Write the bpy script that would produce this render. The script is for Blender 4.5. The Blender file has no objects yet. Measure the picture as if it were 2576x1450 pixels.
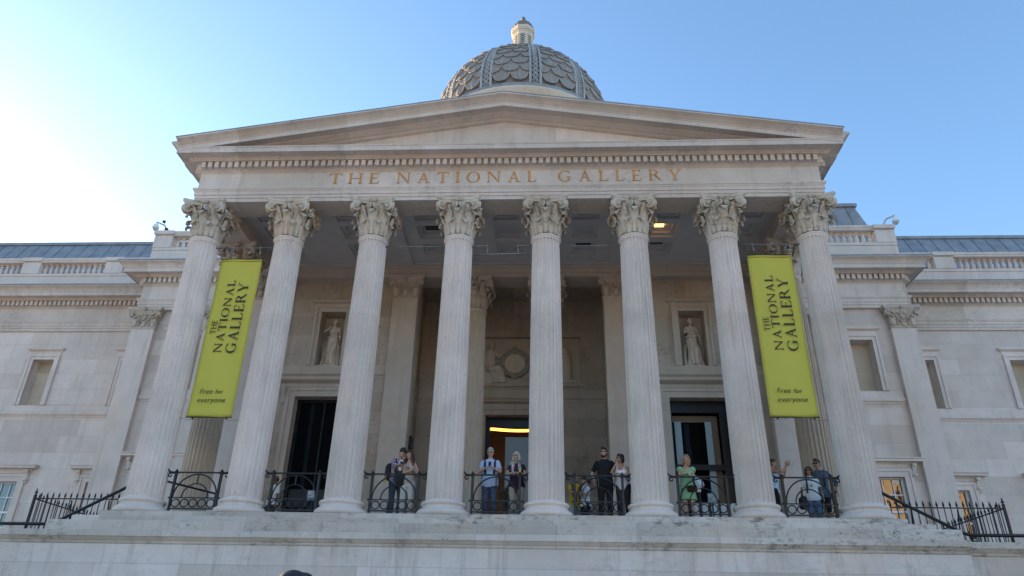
import bpy, bmesh, math, random
from mathutils import Vector, Matrix
random.seed(7)
PI = math.pi
K = 0.92            # everything is drawn in column units and scaled by K at the end
sc = bpy.context.scene
C = sc.collection

# ------------------------------------------------------------------ camera
cam_d = bpy.data.cameras.new('camera'); cam = bpy.data.objects.new('camera', cam_d); C.objects.link(cam)
cam_d.sensor_width = 36.0; cam_d.lens = 1850 / 2576 * 36; cam_d.clip_start = .05; cam_d.clip_end = 3000
YAW, PITCH, ROLL = 0.056244, 0.470218, 0.021222
cy_, sy_ = math.cos(YAW), math.sin(YAW); cp_, sp_ = math.cos(PITCH), math.sin(PITCH)
f_ = Vector((-sy_*cp_, cy_*cp_, sp_)); r0 = Vector((cy_, sy_, 0)); u0 = r0.cross(f_)
r_ = r0*math.cos(ROLL) + u0*math.sin(ROLL); u_ = -r0*math.sin(ROLL) + u0*math.cos(ROLL)
CAM = Vector((1.397, -19.095, -3.191))
cam.matrix_world = Matrix(((r_.x, u_.x, -f_.x, CAM.x*K), (r_.y, u_.y, -f_.y, CAM.y*K), (r_.z, u_.z, -f_.z, CAM.z*K), (0, 0, 0, 1)))
sc.camera = cam

# ------------------------------------------------------------------ sky, sun, exposure
SUN_AZ = math.radians(-56.0)     # from +Y, negative is towards -X
SUN_EL = math.radians(9.5)
w = bpy.data.worlds.new('World'); sc.world = w; w.use_nodes = True
nt = w.node_tree; bg = nt.nodes['Background']
sky = nt.nodes.new('ShaderNodeTexSky'); sky.sky_type = 'NISHITA'; sky.sun_disc = False
sky.sun_elevation = SUN_EL; sky.sun_rotation = SUN_AZ
sky.altitude = 0; sky.air_density = 1.0; sky.dust_density = 0.75; sky.ozone_density = 2.7
nt.links.new(sky.outputs[0], bg.inputs[0]); bg.inputs[1].default_value = 0.13
sun_d = bpy.data.lights.new('sun', 'SUN'); sun = bpy.data.objects.new('sun', sun_d); C.objects.link(sun)
sun_d.energy = 4.5; sun_d.angle = math.radians(.5); sun_d.color = (1.0, .66, .36)
sdir = Vector((math.sin(SUN_AZ)*math.cos(SUN_EL), math.cos(SUN_AZ)*math.cos(SUN_EL), math.sin(SUN_EL)))
sun.rotation_euler = (-sdir).to_track_quat('-Z', 'Y').to_euler(); sun.location = (0, 0, 60)
sc.view_settings.view_transform = 'Standard'; sc.view_settings.look = 'None'
sc.view_settings.exposure = 2.02; sc.view_settings.gamma = 1.0
sc.render.resolution_x = 1024; sc.render.resolution_y = 576

# ------------------------------------------------------------------ mesh builder
class MB:
    def __init__(s): s.v = []; s.f = []; s.m = []; s.sm = []
    def add(s, vs, fs, mat=0, smooth=False):
        o = len(s.v); s.v += [tuple(v) for v in vs]
        for f in fs: s.f.append([i+o for i in f]); s.m.append(mat); s.sm.append(smooth)
    def join(s, other, M=None):
        o = len(s.v); s.v += [tuple(M @ Vector(v)) if M else v for v in other.v]
        for f, m, q in zip(other.f, other.m, other.sm): s.f.append([i+o for i in f]); s.m.append(m); s.sm.append(q)
    def box(s, x0, x1, y0, y1, z0, z1, mat=0, bev=0.0):
        if bev > 0:
            b = bev; vs = []; 
            for z, e in ((z0, b), (z0+b, 0), (z1-b, 0), (z1, b)):
                vs += [(x0+e, y0+e, z), (x1-e, y0+e, z), (x1-e, y1-e, z), (x0+e, y1-e, z)]
            fs = [(3, 2, 1, 0), (12, 13, 14, 15)]
            for k in range(3):
                for i in range(4): j = (i+1) % 4; fs.append((4*k+i, 4*k+j, 4*k+4+j, 4*k+4+i))
            s.add(vs, fs, mat); return
        s.add([(x0, y0, z0), (x1, y0, z0), (x1, y1, z0), (x0, y1, z0), (x0, y0, z1), (x1, y0, z1), (x1, y1, z1), (x0, y1, z1)],
              [(3, 2, 1, 0), (4, 5, 6, 7), (0, 1, 5, 4), (1, 2, 6, 5), (2, 3, 7, 6), (3, 0, 4, 7)], mat)
    def prism_x(s, poly, x0, x1, mat=0, shear=0.0):      # poly in (y,z)
        n = len(poly); vs = [(x0, y, z) for y, z in poly] + [(x1, y, z+shear) for y, z in poly]
        fs = [tuple(range(n-1, -1, -1)), tuple(range(n, 2*n))] + [(i, (i+1) % n, n+(i+1) % n, n+i) for i in range(n)]
        s.add(vs, fs, mat)
    def prism_y(s, poly, y0, y1, mat=0):                 # poly in (x,z)
        n = len(poly); vs = [(x, y0, z) for x, z in poly] + [(x, y1, z) for x, z in poly]
        fs = [tuple(range(n)), tuple(range(2*n-1, n-1, -1))] + [(i, n+i, n+(i+1) % n, (i+1) % n) for i in range(n)]
        s.add(vs, fs, mat)
    def prism_z(s, poly, z0, z1, mat=0):
        n = len(poly); vs = [(x, y, z0) for x, y in poly] + [(x, y, z1) for x, y in poly]
        fs = [tuple(range(n-1, -1, -1)), tuple(range(n, 2*n))] + [(i, (i+1) % n, n+(i+1) % n, n+i) for i in range(n)]
        s.add(vs, fs, mat)
    def lathe(s, prof, seg=32, c=(0, 0, 0), mat=0, smooth=True, a0=0.0, a1=2*PI, phase=0.0):
        full = abs(a1-a0-2*PI) < 1e-6; n = seg if full else seg+1
        vs = []
        for r, z in prof:
            for i in range(n):
                a = a0+(a1-a0)*i/seg+phase; vs.append((c[0]+r*math.cos(a), c[1]+r*math.sin(a), c[2]+z))
        fs = []
        for k in range(len(prof)-1):
            for i in range(seg):
                j = (i+1) % n if full else i+1
                fs.append((k*n+i, k*n+j, (k+1)*n+j, (k+1)*n+i))
        s.add(vs, fs, mat, smooth)
    def tube(s, pts, rad, seg=8, mat=0, smooth=True, cap=True, flat=1.0, up=None):
        pts = [Vector(p) for p in pts]; n = len(pts)
        if not hasattr(rad, '__len__'): rad = [rad]*n
        vs = []; prev = None
        for i, p in enumerate(pts):
            t = (pts[min(i+1, n-1)]-pts[max(i-1, 0)])
            t = t.normalized() if t.length > 1e-9 else Vector((0, 0, 1))
            if prev is None:
                ref = Vector(up) if up else (Vector((0, 0, 1)) if abs(t.z) < .9 else Vector((1, 0, 0)))
                a = (ref - t*ref.dot(t)).normalized()
            else:
                a = prev - t*prev.dot(t); a = a.normalized() if a.length > 1e-6 else prev
            prev = a; b = t.cross(a)
            for k in range(seg):
                q = 2*PI*k/seg; vs.append(p + a*(rad[i]*math.cos(q)) + b*(rad[i]*flat*math.sin(q)))
        fs = [(i*seg+k, i*seg+(k+1) % seg, (i+1)*seg+(k+1) % seg, (i+1)*seg+k) for i in range(n-1) for k in range(seg)]
        if cap: fs += [tuple(range(seg-1, -1, -1)), tuple(range((n-1)*seg, n*seg))]
        s.add(vs, fs, mat, smooth)
    def loft(s, rings, mat=0, smooth=True):              # rings: lists of points, closed
        n = len(rings[0]); vs = [p for r in rings for p in r]
        fs = [(i*n+k, i*n+(k+1) % n, (i+1)*n+(k+1) % n, (i+1)*n+k) for i in range(len(rings)-1) for k in range(n)]
        fs += [tuple(range(n-1, -1, -1)), tuple(range((len(rings)-1)*n, len(rings)*n))]
        s.add(vs, fs, mat, smooth)
    def ball(s, c, r, seg=14, rings=9, mat=0, M=None):
        if not hasattr(r, '__len__'): r = (r, r, r)
        vs = []; c = Vector(c)
        for i in range(rings+1):
            th = PI*i/rings
            for k in range(seg):
                q = 2*PI*k/seg; p = Vector((r[0]*math.sin(th)*math.cos(q), r[1]*math.sin(th)*math.sin(q), r[2]*math.cos(th)))
                vs.append(c + (M @ p if M else p))
        fs = [(i*seg+k, (i+1)*seg+k, (i+1)*seg+(k+1) % seg, i*seg+(k+1) % seg) for i in range(rings) for k in range(seg)]
        s.add(vs, fs, mat, True)
    def torus(s, c, R, r, seg=24, ms=8, axis='y', mat=0, M=None):
        vs = []
        for i in range(seg):
            a = 2*PI*i/seg
            for k in range(ms):
                b = 2*PI*k/ms; q = R+r*math.cos(b); p = Vector((q*math.cos(a), r*math.sin(b), q*math.sin(a)))
                if axis == 'z': p = Vector((p.x, p.z, p.y))
                vs.append(Vector(c)+(M @ p if M else p))
        fs = [(i*ms+k, i*ms+(k+1) % ms, ((i+1) % seg)*ms+(k+1) % ms, ((i+1) % seg)*ms+k) for i in range(seg) for k in range(ms)]
        s.add(vs, fs, mat, True)
    def sweep(s, path, sect, mat=0, smooth=False):       # path in plan, section (p outwards to the right of travel, z)
        P = [Vector((x, y)) for x, y in path]; n = len(P); N = []
        for i in range(n-1):
            d = (P[i+1]-P[i]).normalized(); N.append(Vector((d.y, -d.x)))
        vs = []
        for i in range(n):
            if i == 0: o = N[0]
            elif i == n-1: o = N[-1]
            else: o = (N[i-1]+N[i])/(1+N[i-1].dot(N[i]))
            for p, z in sect: vs.append((P[i].x+o.x*p, P[i].y+o.y*p, z))
        k = len(sect)
        fs = [(i*k+j, (i+1)*k+j, (i+1)*k+(j+1) % k, i*k+(j+1) % k) for i in range(n-1) for j in range(k)]
        fs += [tuple(range(k-1, -1, -1)), tuple(range((n-1)*k, n*k))]
        s.add(vs, fs, mat, smooth)
    def mesh(s, name, mats, smooth_all=None):
        me = bpy.data.meshes.new(name); me.from_pydata(s.v, [], s.f)
        for m in (mats if isinstance(mats, (list, tuple)) else [mats]): me.materials.append(m)
        me.polygons.foreach_set('material_index', s.m); me.polygons.foreach_set('use_smooth', s.sm); me.update()
        return me
    def build(s, name, mats, parent=None, loc=None):
        return link(name, s.mesh(name, mats), parent, loc)

def link(name, me, parent=None, loc=None):
    o = bpy.data.objects.new(name, me); C.objects.link(o)
    if parent: o.parent = parent
    if loc is not None: o.location = loc
    return o
def tag(o, label, cat, group=None):
    o['label'] = label; o['category'] = cat
    if group: o['group'] = group
    return o
def thing(name, label, cat, loc=(0, 0, 0), rz=0.0, group=None):
    o = bpy.data.objects.new(name, None); C.objects.link(o); o.location = loc; o.rotation_euler = (0, 0, rz); o.empty_display_size = .2
    return tag(o, label, cat, group)
def dup(o, parent=None, loc=None, label=None):
    c = o.copy(); C.objects.link(c); c.parent = parent
    if loc is not None: c.location = loc
    if label: c['label'] = label
    for ch in list(o.children): dup(ch, c)
    return c
def rotz(a): return Matrix.Rotation(a, 4, 'Z')
def fixn(me):
    bm = bmesh.new(); bm.from_mesh(me); bmesh.ops.recalc_face_normals(bm, faces=bm.faces); bm.to_mesh(me); bm.free(); return me

# ------------------------------------------------------------------ materials
def newmat(name):
    m = bpy.data.materials.new(name); m.use_nodes = True; n = m.node_tree.nodes; b = n['Principled BSDF']; return m, m.node_tree, n, b
def N(nt, t, **kw):
    n = nt.nodes.new(t)
    for k, v in kw.items():
        if k == 'op': n.operation = v
        elif k == 'blend': n.blend_type = v
        elif k == 'dt': n.data_type = v
        else: n.inputs[k].default_value = v
    return n
def mixc(nt, fac, a, b, blend='MIX'):
    n = nt.nodes.new('ShaderNodeMix'); n.data_type = 'RGBA'; n.blend_type = blend
    for sck, v in ((n.inputs[0], fac), (n.inputs[6], a), (n.inputs[7], b)):
        if isinstance(v, (tuple, list)): sck.default_value = (*v[:3], 1)
        elif isinstance(v, (int, float)): sck.default_value = v
        else: nt.links.new(v, sck)
    return n.outputs[2]
def ramp(nt, src, stops):
    r = nt.nodes.new('ShaderNodeValToRGB'); e = r.color_ramp.elements
    e[0].position, e[1].position = stops[0][0], stops[-1][0]
    e[0].color = (*[stops[0][1]]*3, 1); e[1].color = (*[stops[-1][1]]*3, 1)
    for p, v in stops[1:-1]:
        q = e.new(p); q.color = (v, v, v, 1)
    nt.links.new(src, r.inputs[0]); return r.outputs[0]
def noise(nt, vec, scale, detail=6, rough=.6, stretch=None):
    if stretch:
        mp = nt.nodes.new('ShaderNodeMapping'); mp.inputs['Scale'].default_value = stretch; nt.links.new(vec, mp.inputs[0]); vec = mp.outputs[0]
    n = N(nt, 'ShaderNodeTexNoise', Scale=scale, Detail=detail, Roughness=rough); nt.links.new(vec, n.inputs['Vector']); return n.outputs[0]
def plain(name, col, rough=.6, metal=0.0, var=.15, vscale=9.0, bump=0.0, spec=.5):
    m, nt, n, b = newmat(name)
    pos = nt.nodes.new('ShaderNodeNewGeometry').outputs['Position']
    f = ramp(nt, noise(nt, pos, vscale), [(.25, 0), (.75, 1)])
    c = mixc(nt, f, tuple(x*(1-var) for x in col), tuple(min(1, x*(1+var)) for x in col)); nt.links.new(c, b.inputs['Base Color'])
    b.inputs['Roughness'].default_value = rough; b.inputs['Metallic'].default_value = metal
    b.inputs['Specular IOR Level'].default_value = spec
    if bump:
        bp = N(nt, 'ShaderNodeBump', Strength=bump, Distance=.02); nt.links.new(noise(nt, pos, vscale*3), bp.inputs['Height']); nt.links.new(bp.outputs[0], b.inputs['Normal'])
    return m
def stone(name, col, blocks=None, streak=.35, crust=0.0, warm=.25, bump=.25, joint=.74, pit=0.0, round_=False, tone=0.0, sstretch=(3.6, 3.6, .32)):
    m, nt, n, b = newmat(name)
    pos = nt.nodes.new('ShaderNodeNewGeometry').outputs['Position']
    c0 = tuple(col); dark = tuple(x*.88 for x in col); light = tuple(min(1, x*1.10) for x in col)
    c = mixc(nt, ramp(nt, noise(nt, pos, .9, 7, .65), [(.3, 0), (.7, 1)]), dark, light)
    # warm, tea coloured patches
    wf = ramp(nt, noise(nt, pos, .55, 5, .7, (1, 1, .6)), [(.50, 0), (.74, 1)])
    mul = N(nt, 'ShaderNodeMath', op='MULTIPLY'); nt.links.new(wf, mul.inputs[0]); mul.inputs[1].default_value = warm
    c = mixc(nt, mul.outputs[0], c, (col[0]*.92, col[1]*.74, col[2]*.54))
    hgt = None
    if blocks:
        bw, bh = blocks
        sx = nt.nodes.new('ShaderNodeSeparateXYZ'); nt.links.new(pos, sx.inputs[0])
        sn = nt.nodes.new('ShaderNodeSeparateXYZ'); nt.links.new(nt.nodes.new('ShaderNodeNewGeometry').outputs['True Normal'], sn.inputs[0])
        ab = N(nt, 'ShaderNodeMath', op='ABSOLUTE'); nt.links.new(sn.outputs[0], ab.inputs[0])
        gt = N(nt, 'ShaderNodeMath', op='GREATER_THAN'); nt.links.new(ab.outputs[0], gt.inputs[0]); gt.inputs[1].default_value = .75
        mx = nt.nodes.new('ShaderNodeMix'); nt.links.new(gt.outputs[0], mx.inputs[0]); nt.links.new(sx.outputs[0], mx.inputs[2]); nt.links.new(sx.outputs[1], mx.inputs[3])
        cb = nt.nodes.new('ShaderNodeCombineXYZ'); nt.links.new(mx.outputs[0] if not round_ else sx.outputs[0], cb.inputs[0]); nt.links.new(sx.outputs[2], cb.inputs[1])
        br = N(nt, 'ShaderNodeTexBrick', Scale=1.0); br.offset = .46; br.squash = 1.35; br.squash_frequency = 3
        br.inputs['Color1'].default_value = (.97, .96, .95, 1) if round_ else (.84, .825, .795, 1); br.inputs['Color2'].default_value = (1.06, 1.06, 1.06, 1); br.inputs['Mortar'].default_value = (joint, joint*.97, joint*.92, 1)
        br.inputs['Mortar Size'].default_value = .0045; br.inputs['Mortar Smooth'].default_value = .5; br.inputs['Bias'].default_value = 0
        br.inputs['Brick Width'].default_value = bw; br.inputs['Row Height'].default_value = bh
        # wobble the joints slightly
        wn = nt.nodes.new('ShaderNodeTexNoise'); wn.inputs['Scale'].default_value = 3.0; nt.links.new(pos, wn.inputs['Vector'])
        vm = N(nt, 'ShaderNodeVectorMath', op='MULTIPLY_ADD'); nt.links.new(wn.outputs[1], vm.inputs[0]); vm.inputs[1].default_value = (.02, .02, .02); nt.links.new(cb.outputs[0], vm.inputs[2])
        oj = nt.nodes.new('ShaderNodeObjectInfo'); v2 = N(nt, 'ShaderNodeVectorMath', op='MULTIPLY_ADD'); nt.links.new(oj.outputs['Random'], v2.inputs[0]); v2.inputs[1].default_value = (13.0 if tone else 0, 0, 0); nt.links.new(vm.outputs[0], v2.inputs[2])
        nt.links.new(v2.outputs[0], br.inputs['Vector'])
        c = mixc(nt, 1.0, c, br.outputs[0], 'MULTIPLY'); hgt = br.outputs[1]
    oi = nt.nodes.new('ShaderNodeObjectInfo'); c = mixc(nt, 1.0, c, mixc(nt, oi.outputs['Random'], (1-tone, 1-tone, 1-tone*1.1), (1+tone*.6, 1+tone*.6, 1+tone*.6)), 'MULTIPLY')
    # vertical rain streaks and soot
    st = ramp(nt, noise(nt, pos, 1.0, 6, .72, sstretch), [(.52, 0), (.78, 1)])
    m2 = N(nt, 'ShaderNodeMath', op='MULTIPLY'); nt.links.new(st, m2.inputs[0]); m2.inputs[1].default_value = streak
    c = mixc(nt, m2.outputs[0], c, (col[0]*.42, col[1]*.40, col[2]*.38))
    if crust:
        cr = ramp(nt, noise(nt, pos, 5.0, 9, .78, (1, 1, 1.8)), [(.50, 0), (.62, 1)])
        cr2 = ramp(nt, noise(nt, pos, .7, 3, .5), [(.42, 0), (.60, 1)])
        m3 = N(nt, 'ShaderNodeMath', op='MULTIPLY'); nt.links.new(cr, m3.inputs[0]); nt.links.new(cr2, m3.inputs[1])
        m4 = N(nt, 'ShaderNodeMath', op='MULTIPLY'); nt.links.new(m3.outputs[0], m4.inputs[0]); m4.inputs[1].default_value = crust
        c = mixc(nt, m4.outputs[0], c, (col[0]*.34, col[1]*.34, col[2]*.31))
    if pit:
        sp = ramp(nt, noise(nt, pos, 14.0, 2, .5), [(.715, 0), (.75, 1)])
        m5 = N(nt, 'ShaderNodeMath', op='MULTIPLY'); nt.links.new(sp, m5.inputs[0]); m5.inputs[1].default_value = pit
        c = mixc(nt, m5.outputs[0], c, (col[0]*.4, col[1]*.38, col[2]*.36))
    fine = mixc(nt, noise(nt, pos, 60, 4, .7), (.88, .88, .88), (1.1, 1.1, 1.1)); c = mixc(nt, 1.0, c, fine, 'MULTIPLY')
    nt.links.new(c, b.inputs['Base Color']); b.inputs['Roughness'].default_value = .85; b.inputs['Specular IOR Level'].default_value = .25
    bp = N(nt, 'ShaderNodeBump', Strength=bump, Distance=.025); nt.links.new(noise(nt, pos, 22, 8, .7), bp.inputs['Height']); last = bp.outputs[0]
    if hgt is not None:
        b2 = N(nt, 'ShaderNodeBump', Strength=.5, Distance=.012); b2.invert = True; nt.links.new(hgt, b2.inputs['Height']); nt.links.new(last, b2.inputs['Normal']); last = b2.outputs[0]
    nt.links.new(last, b.inputs['Normal'])
    return m
ST = (.66, .580, .525)
M_wall = stone('stone_ashlar', ST, (1.5, .62), streak=.34, warm=.26, joint=.70)
M_stone = stone('stone_plain', ST, None, streak=.42, warm=.34, pit=.35, tone=.06)
M_long = stone('stone_course', ST, (2.3, 40.0), streak=.42, warm=.28, pit=.4, joint=.70, crust=.4)
M_col = stone('stone_column', (.68, .60, .55), (9.0, 2.55), streak=.48, warm=.26, pit=.6, joint=.86, round_=True, tone=.06)
M_cap = stone('stone_carved', (.58, .505, .42), None, streak=.5, warm=.65, crust=.9, tone=.05)
M_step = stone('stone_step', (.60, .54, .49), (1.7, 40.), streak=.5, crust=1.0, warm=.45, bump=.8, pit=.6, tone=.07, joint=.5)
M_pod = stone('stone_podium', (.64, .575, .54), (1.9, .40), streak=.75, crust=.25, warm=.5, joint=.62, pit=.4)
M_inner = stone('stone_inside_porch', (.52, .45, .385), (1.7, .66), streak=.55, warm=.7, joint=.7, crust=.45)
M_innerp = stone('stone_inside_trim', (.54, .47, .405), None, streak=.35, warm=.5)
M_ceil = plain('plaster_ceiling', (.52, .50, .50), .9, var=.08, vscale=2)
M_statue = stone('stone_statue', (.66, .59, .51), None, streak=.3, warm=.3)
M_lead = plain('lead_sheet', (.245, .258, .278), .62, .15, .28, 2.2, .15)
M_dome = stone('dome_scale', (.29, .262, .24), None, streak=.85, warm=.25, crust=.4, sstretch=(9, 9, .7))
M_domerib = stone('dome_rib', (.37, .38, .385), None, streak=.5, warm=.1, crust=.7)
M_lant = stone('lantern_stone', (.62, .56, .475), None, streak=.3, warm=.3)
M_iron = plain('black_iron', (.014, .015, .018), .42, .3, .3, 20)
M_steel = plain('brushed_steel', (.22, .225, .23), .45, .6, .1)
M_gold = plain('gilding', (.50, .235, .055), .5, .1, .35, 6)
M_dark = plain('dark_bronze', (.012, .013, .017), .35, .2, .3, 3)
M_pale = plain('pale_panel', (.33, .42, .48), .35, 0, .06)
M_tan = plain('tan_panel', (.19, .135, .085), .6, 0, .1)
M_white = plain('white_paint', (.74, .75, .74), .45, 0, .05)
M_grey = plain('grey_plastic', (.42, .43, .44), .4, 0, .1)
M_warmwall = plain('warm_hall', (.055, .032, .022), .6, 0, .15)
M_paving = stone('paving', (.50, .44, .37), (1.2, .8), streak=.1, warm=.1)
M_text = plain('banner_lettering', (.016, .022, .010), .7, 0, .05)
def banner_mat():
    m, nt, n, b = newmat('lime_fabric'); pos = nt.nodes.new('ShaderNodeNewGeometry').outputs['Position']
    c = mixc(nt, noise(nt, pos, .9, 4), (.48, .44, .075), (.56, .52, .095))
    c = mixc(nt, ramp(nt, noise(nt, pos, 220, 2), [(.3, 0), (.7, 1)]), c, (.52, .475, .085)); nt.links.new(c, b.inputs['Base Color'])
    b.inputs['Roughness'].default_value = .85; b.inputs['Specular IOR Level'].default_value = .2
    bp = N(nt, 'ShaderNodeBump', Strength=.3, Distance=.05); nt.links.new(noise(nt, pos, 1.1, 3, .5, (1.5, 1, .5)), bp.inputs['Height']); nt.links.new(bp.outputs[0], b.inputs['Normal'])
    return m
M_banner = banner_mat()
def emis(name, col, s):
    m, nt, n, b = newmat(name); b.inputs['Base Color'].default_value = (0, 0, 0, 1); b.inputs['Emission Color'].default_value = (*col, 1); b.inputs['Emission Strength'].default_value = s; return m
M_glow = emis('warm_lamp', (1.0, .40, .06), 1.3)
M_glow2 = emis('warm_downlight', (1.0, .46, .10), 1.6)
def glass_mat(name, tint=(.02, .022, .025), wav=.12, ior=1.9):
    m, nt, n, b = newmat(name); pos = nt.nodes.new('ShaderNodeNewGeometry').outputs['Position']
    b.inputs['Base Color'].default_value = (*tint, 1); b.inputs['Roughness'].default_value = .03; b.inputs['IOR'].default_value = ior; b.inputs['Specular IOR Level'].default_value = .9 if ior > 1.5 else .25
    bp = N(nt, 'ShaderNodeBump', Strength=wav, Distance=.05); nt.links.new(noise(nt, pos, 2.2, 2, .4), bp.inputs['Height']); nt.links.new(bp.outputs[0], b.inputs['Normal'])
    return m
M_glass = glass_mat('window_glass')
M_dglass = glass_mat('door_glass', (.006, .007, .009), .03, 1.2)

# ------------------------------------------------------------------ lettering (serif capitals drawn as strokes, cap height 1)
TH, TN, SF, SH = .135, .06, .075, .05
def q(x0, y0, x1, y1): return [(x0, y0), (x1, y0), (x1, y1), (x0, y1)]
def stem(x, w=TH, y0=0.0, y1=1.0, bot=True, top=True, sl=SF, sr=SF):
    r = [q(x, y0, x+w, y1)]
    for on, yb, sgn in ((bot, y0, 1), (top, y1, -1)):
        if on:
            a = [(x-sl, yb), (x+w+sr, yb), (x+w+sr, yb+sgn*SH*.55), (x+w, yb+sgn*SH*2.0), (x, yb+sgn*SH*2.0), (x-sl, yb+sgn*SH*.55)]
            r.append(a if sgn > 0 else a[::-1])
    return r
def arc(cx, cy, rx, ry, a0, a1, tw, tn, n=26):
    r = []
    for i in range(n):
        p = []
        for a in (a0+(a1-a0)*i/n, a0+(a1-a0)*(i+1)/n):
            p.append(((cx+rx*math.cos(a), cy+ry*math.sin(a)), (cx+(rx-tw)*math.cos(a), cy+(ry-tn)*math.sin(a))))
        r.append([p[0][1], p[0][0], p[1][0], p[1][1]])
    return r
GL = {
 'I': (.30, stem(.08)),
 'T': (.86, stem(.36, top=False) + [q(.04, .945, .82, 1.0), [(.04, 1.0), (.0, .76), (.035, .76), (.11, .945)], [(.82, 1.0), (.75, .945), (.825, .76), (.86, .76)]]),
 'H': (.95, stem(.08)+stem(.735)+[q(.215, .48, .735, .535)]),
 'E': (.66, stem(.08, sr=.0)+[q(.215, 0, .56, .055), q(.215, .945, .53, 1.0), q(.215, .485, .46, .54), [(.50, 0), (.60, 0), (.66, .24), (.62, .24)], [(.47, 1.0), (.57, 1.0), (.60, .78), (.565, .78)], q(.44, .42, .475, .605)]),
 'L': (.64, stem(.08, sr=.03)+[q(.215, 0, .52, .055), [(.46, 0), (.58, 0), (.65, .26), (.61, .26)]]),
 'N': (.98, stem(.10, TN, top=False)+stem(.80, TN, bot=False)+[[(.0, 1.0), (.0, .965), (.10, .945), (.16, .945), (.16, 1.0)], [(.10, 1.0), (.78, 0), (.86, 0), (.86, .08), (.245, 1.0)]]),
 'A': (.92, [[(.12, 0), (.185, 0), (.49, 1.0), (.43, 1.0)], [(.65, 0), (.80, 0), (.49, 1.0), (.43, 1.0), (.425, .88)], q(.25, .33, .66, .385), q(.02, 0, .29, .035), q(.56, 0, .92, .035)]),
 'O': (.98, arc(.49, .5, .47, .515, 0, 2*PI, .145, .05, 40)),
 'G': (.92, arc(.49, .5, .47, .515, PI*.27, PI*1.74, .145, .05, 34)+[q(.68, .06, .815, .44), q(.60, .42, .90, .46), [(.77, .74), (.83, .80), (.80, .95), (.765, .95)]]),
 'R': (.86, stem(.08, top=False)+[q(.02, .965, .25, 1.0)]+arc(.34, .755, .30, .245, -PI/2, PI/2, .135, .05, 20)+[q(.2, .95, .345, 1.0), q(.2, .51, .345, .56), [(.34, .52), (.48, .55), (.82, .03), (.94, .0), (.72, 0)]]),
 'Y': (.88, stem(.36, y1=.46, top=False)+[[(.36, .40), (.495, .40), (.23, .985), (.08, .985)], [(.43, .40), (.495, .43), (.80, .985), (.725, .985)], q(.0, .965, .31, 1.0), q(.62, .965, .90, 1.0)]),
}
def word(text, gap=.12):
    x = 0; out = []
    for ch in text:
        wd, polys = GL[ch]
        out.append((x, polys)); x += wd+gap
    return out, x-gap
def letters(mb, text, fn, width, cap, gap=.12, thick=.012, mat=0, vcut=False):
    """fn maps (u along, v up, d outwards) to a point; the word is stretched to the width."""
    o, tot = word(text, gap); sx = width/tot; k = 0; single = mb is None; outl = []
    for x, polys in o:
        if single: mb = MB(); outl.append(mb)
        for p in polys:
            k += 1; d = thick+.0006*(k % 5)
            pts = [((x+a)*sx, b*cap) for a, b in p]; n = len(pts)
            front = [fn(a, b, d) for a, b in pts]; back = [fn(a, b, 0) for a, b in pts]
            mb.add(front+back, [tuple(range(n))]+[(i, n+i, n+(i+1) % n, (i+1) % n) for i in range(n)], mat)
    return outl

# ------------------------------------------------------------------ the ground
g = MB(); g.add([(-900, -900, -4.75), (900, -900, -4.75), (900, 900, -4.75), (-900, 900, -4.75)], [(0, 1, 2, 3)])
o = g.build('ground', M_paving); o['kind'] = 'structure'

# ------------------------------------------------------------------ column parts
S = 2.62; ZN = 8.25; ZT = 9.46
def shaft_mb():
    mb = MB(); nf, ns = 24, 10; z0, z1 = .42, 8.14; zs = [z0, z0+.03, z0+.06, z0+.10, z0+.15]+[z0+.15+(z1-z0-.3)*i/10 for i in range(1, 10)]+[z1-.15, z1-.10, z1-.06, z1-.03, z1]
    n = nf*ns; vs = []
    for z in zs:
        t = (z-z0)/(z1-z0); R = .468-.058*(t**1.5)
        e = min(z-z0-.015, z1-.015-z); ef = 0 if e <= 0 else (1 if e >= .1 else math.sqrt(1-(1-e/.1)**2))
        for i in range(n):
            u = (i % ns)/ns; a = 2*PI*(i/n); r = R
            if u > .14:
                h = .43*ef; x = (u-.57)
                if h > 0 and abs(x) < h: r -= .050*math.sqrt(1-(abs(x)/h)**3)
            vs.append((r*math.cos(a), r*math.sin(a), z))
    fs = [(k*n+i, k*n+(i+1) % n, (k+1)*n+(i+1) % n, (k+1)*n+i) for k in range(len(zs)-1) for i in range(n)]
    mb.add(vs, fs, 0, False)
    mb.lathe([(.49, .37), (.49, .405), (.475, .43)], 48)
    mb.lathe([(.41, 8.12), (.425, 8.15), (.425, 8.165), (.45, 8.18), (.462, 8.205), (.45, 8.23), (.425, 8.245), (.40, 8.25)], 48)
    return mb
def base_mb():
    mb = MB(); p = [(.0, .0), (.63, 0)]
    for i in range(9): a = -PI/2+PI*i/8; p.append((.60+.075*math.cos(a), .085+.085*math.sin(a)))
    p += [(.585, .175), (.585, .20), (.545, .215), (.53, .24), (.535, .262), (.555, .275)]
    for i in range(7): a = -PI/2+PI*i/6; p.append((.535+.045*math.cos(a), .325+.05*math.sin(a)))
    p += [(.50, .38), (.0, .38)]
    mb.lathe(p, 56); return mb
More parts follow.
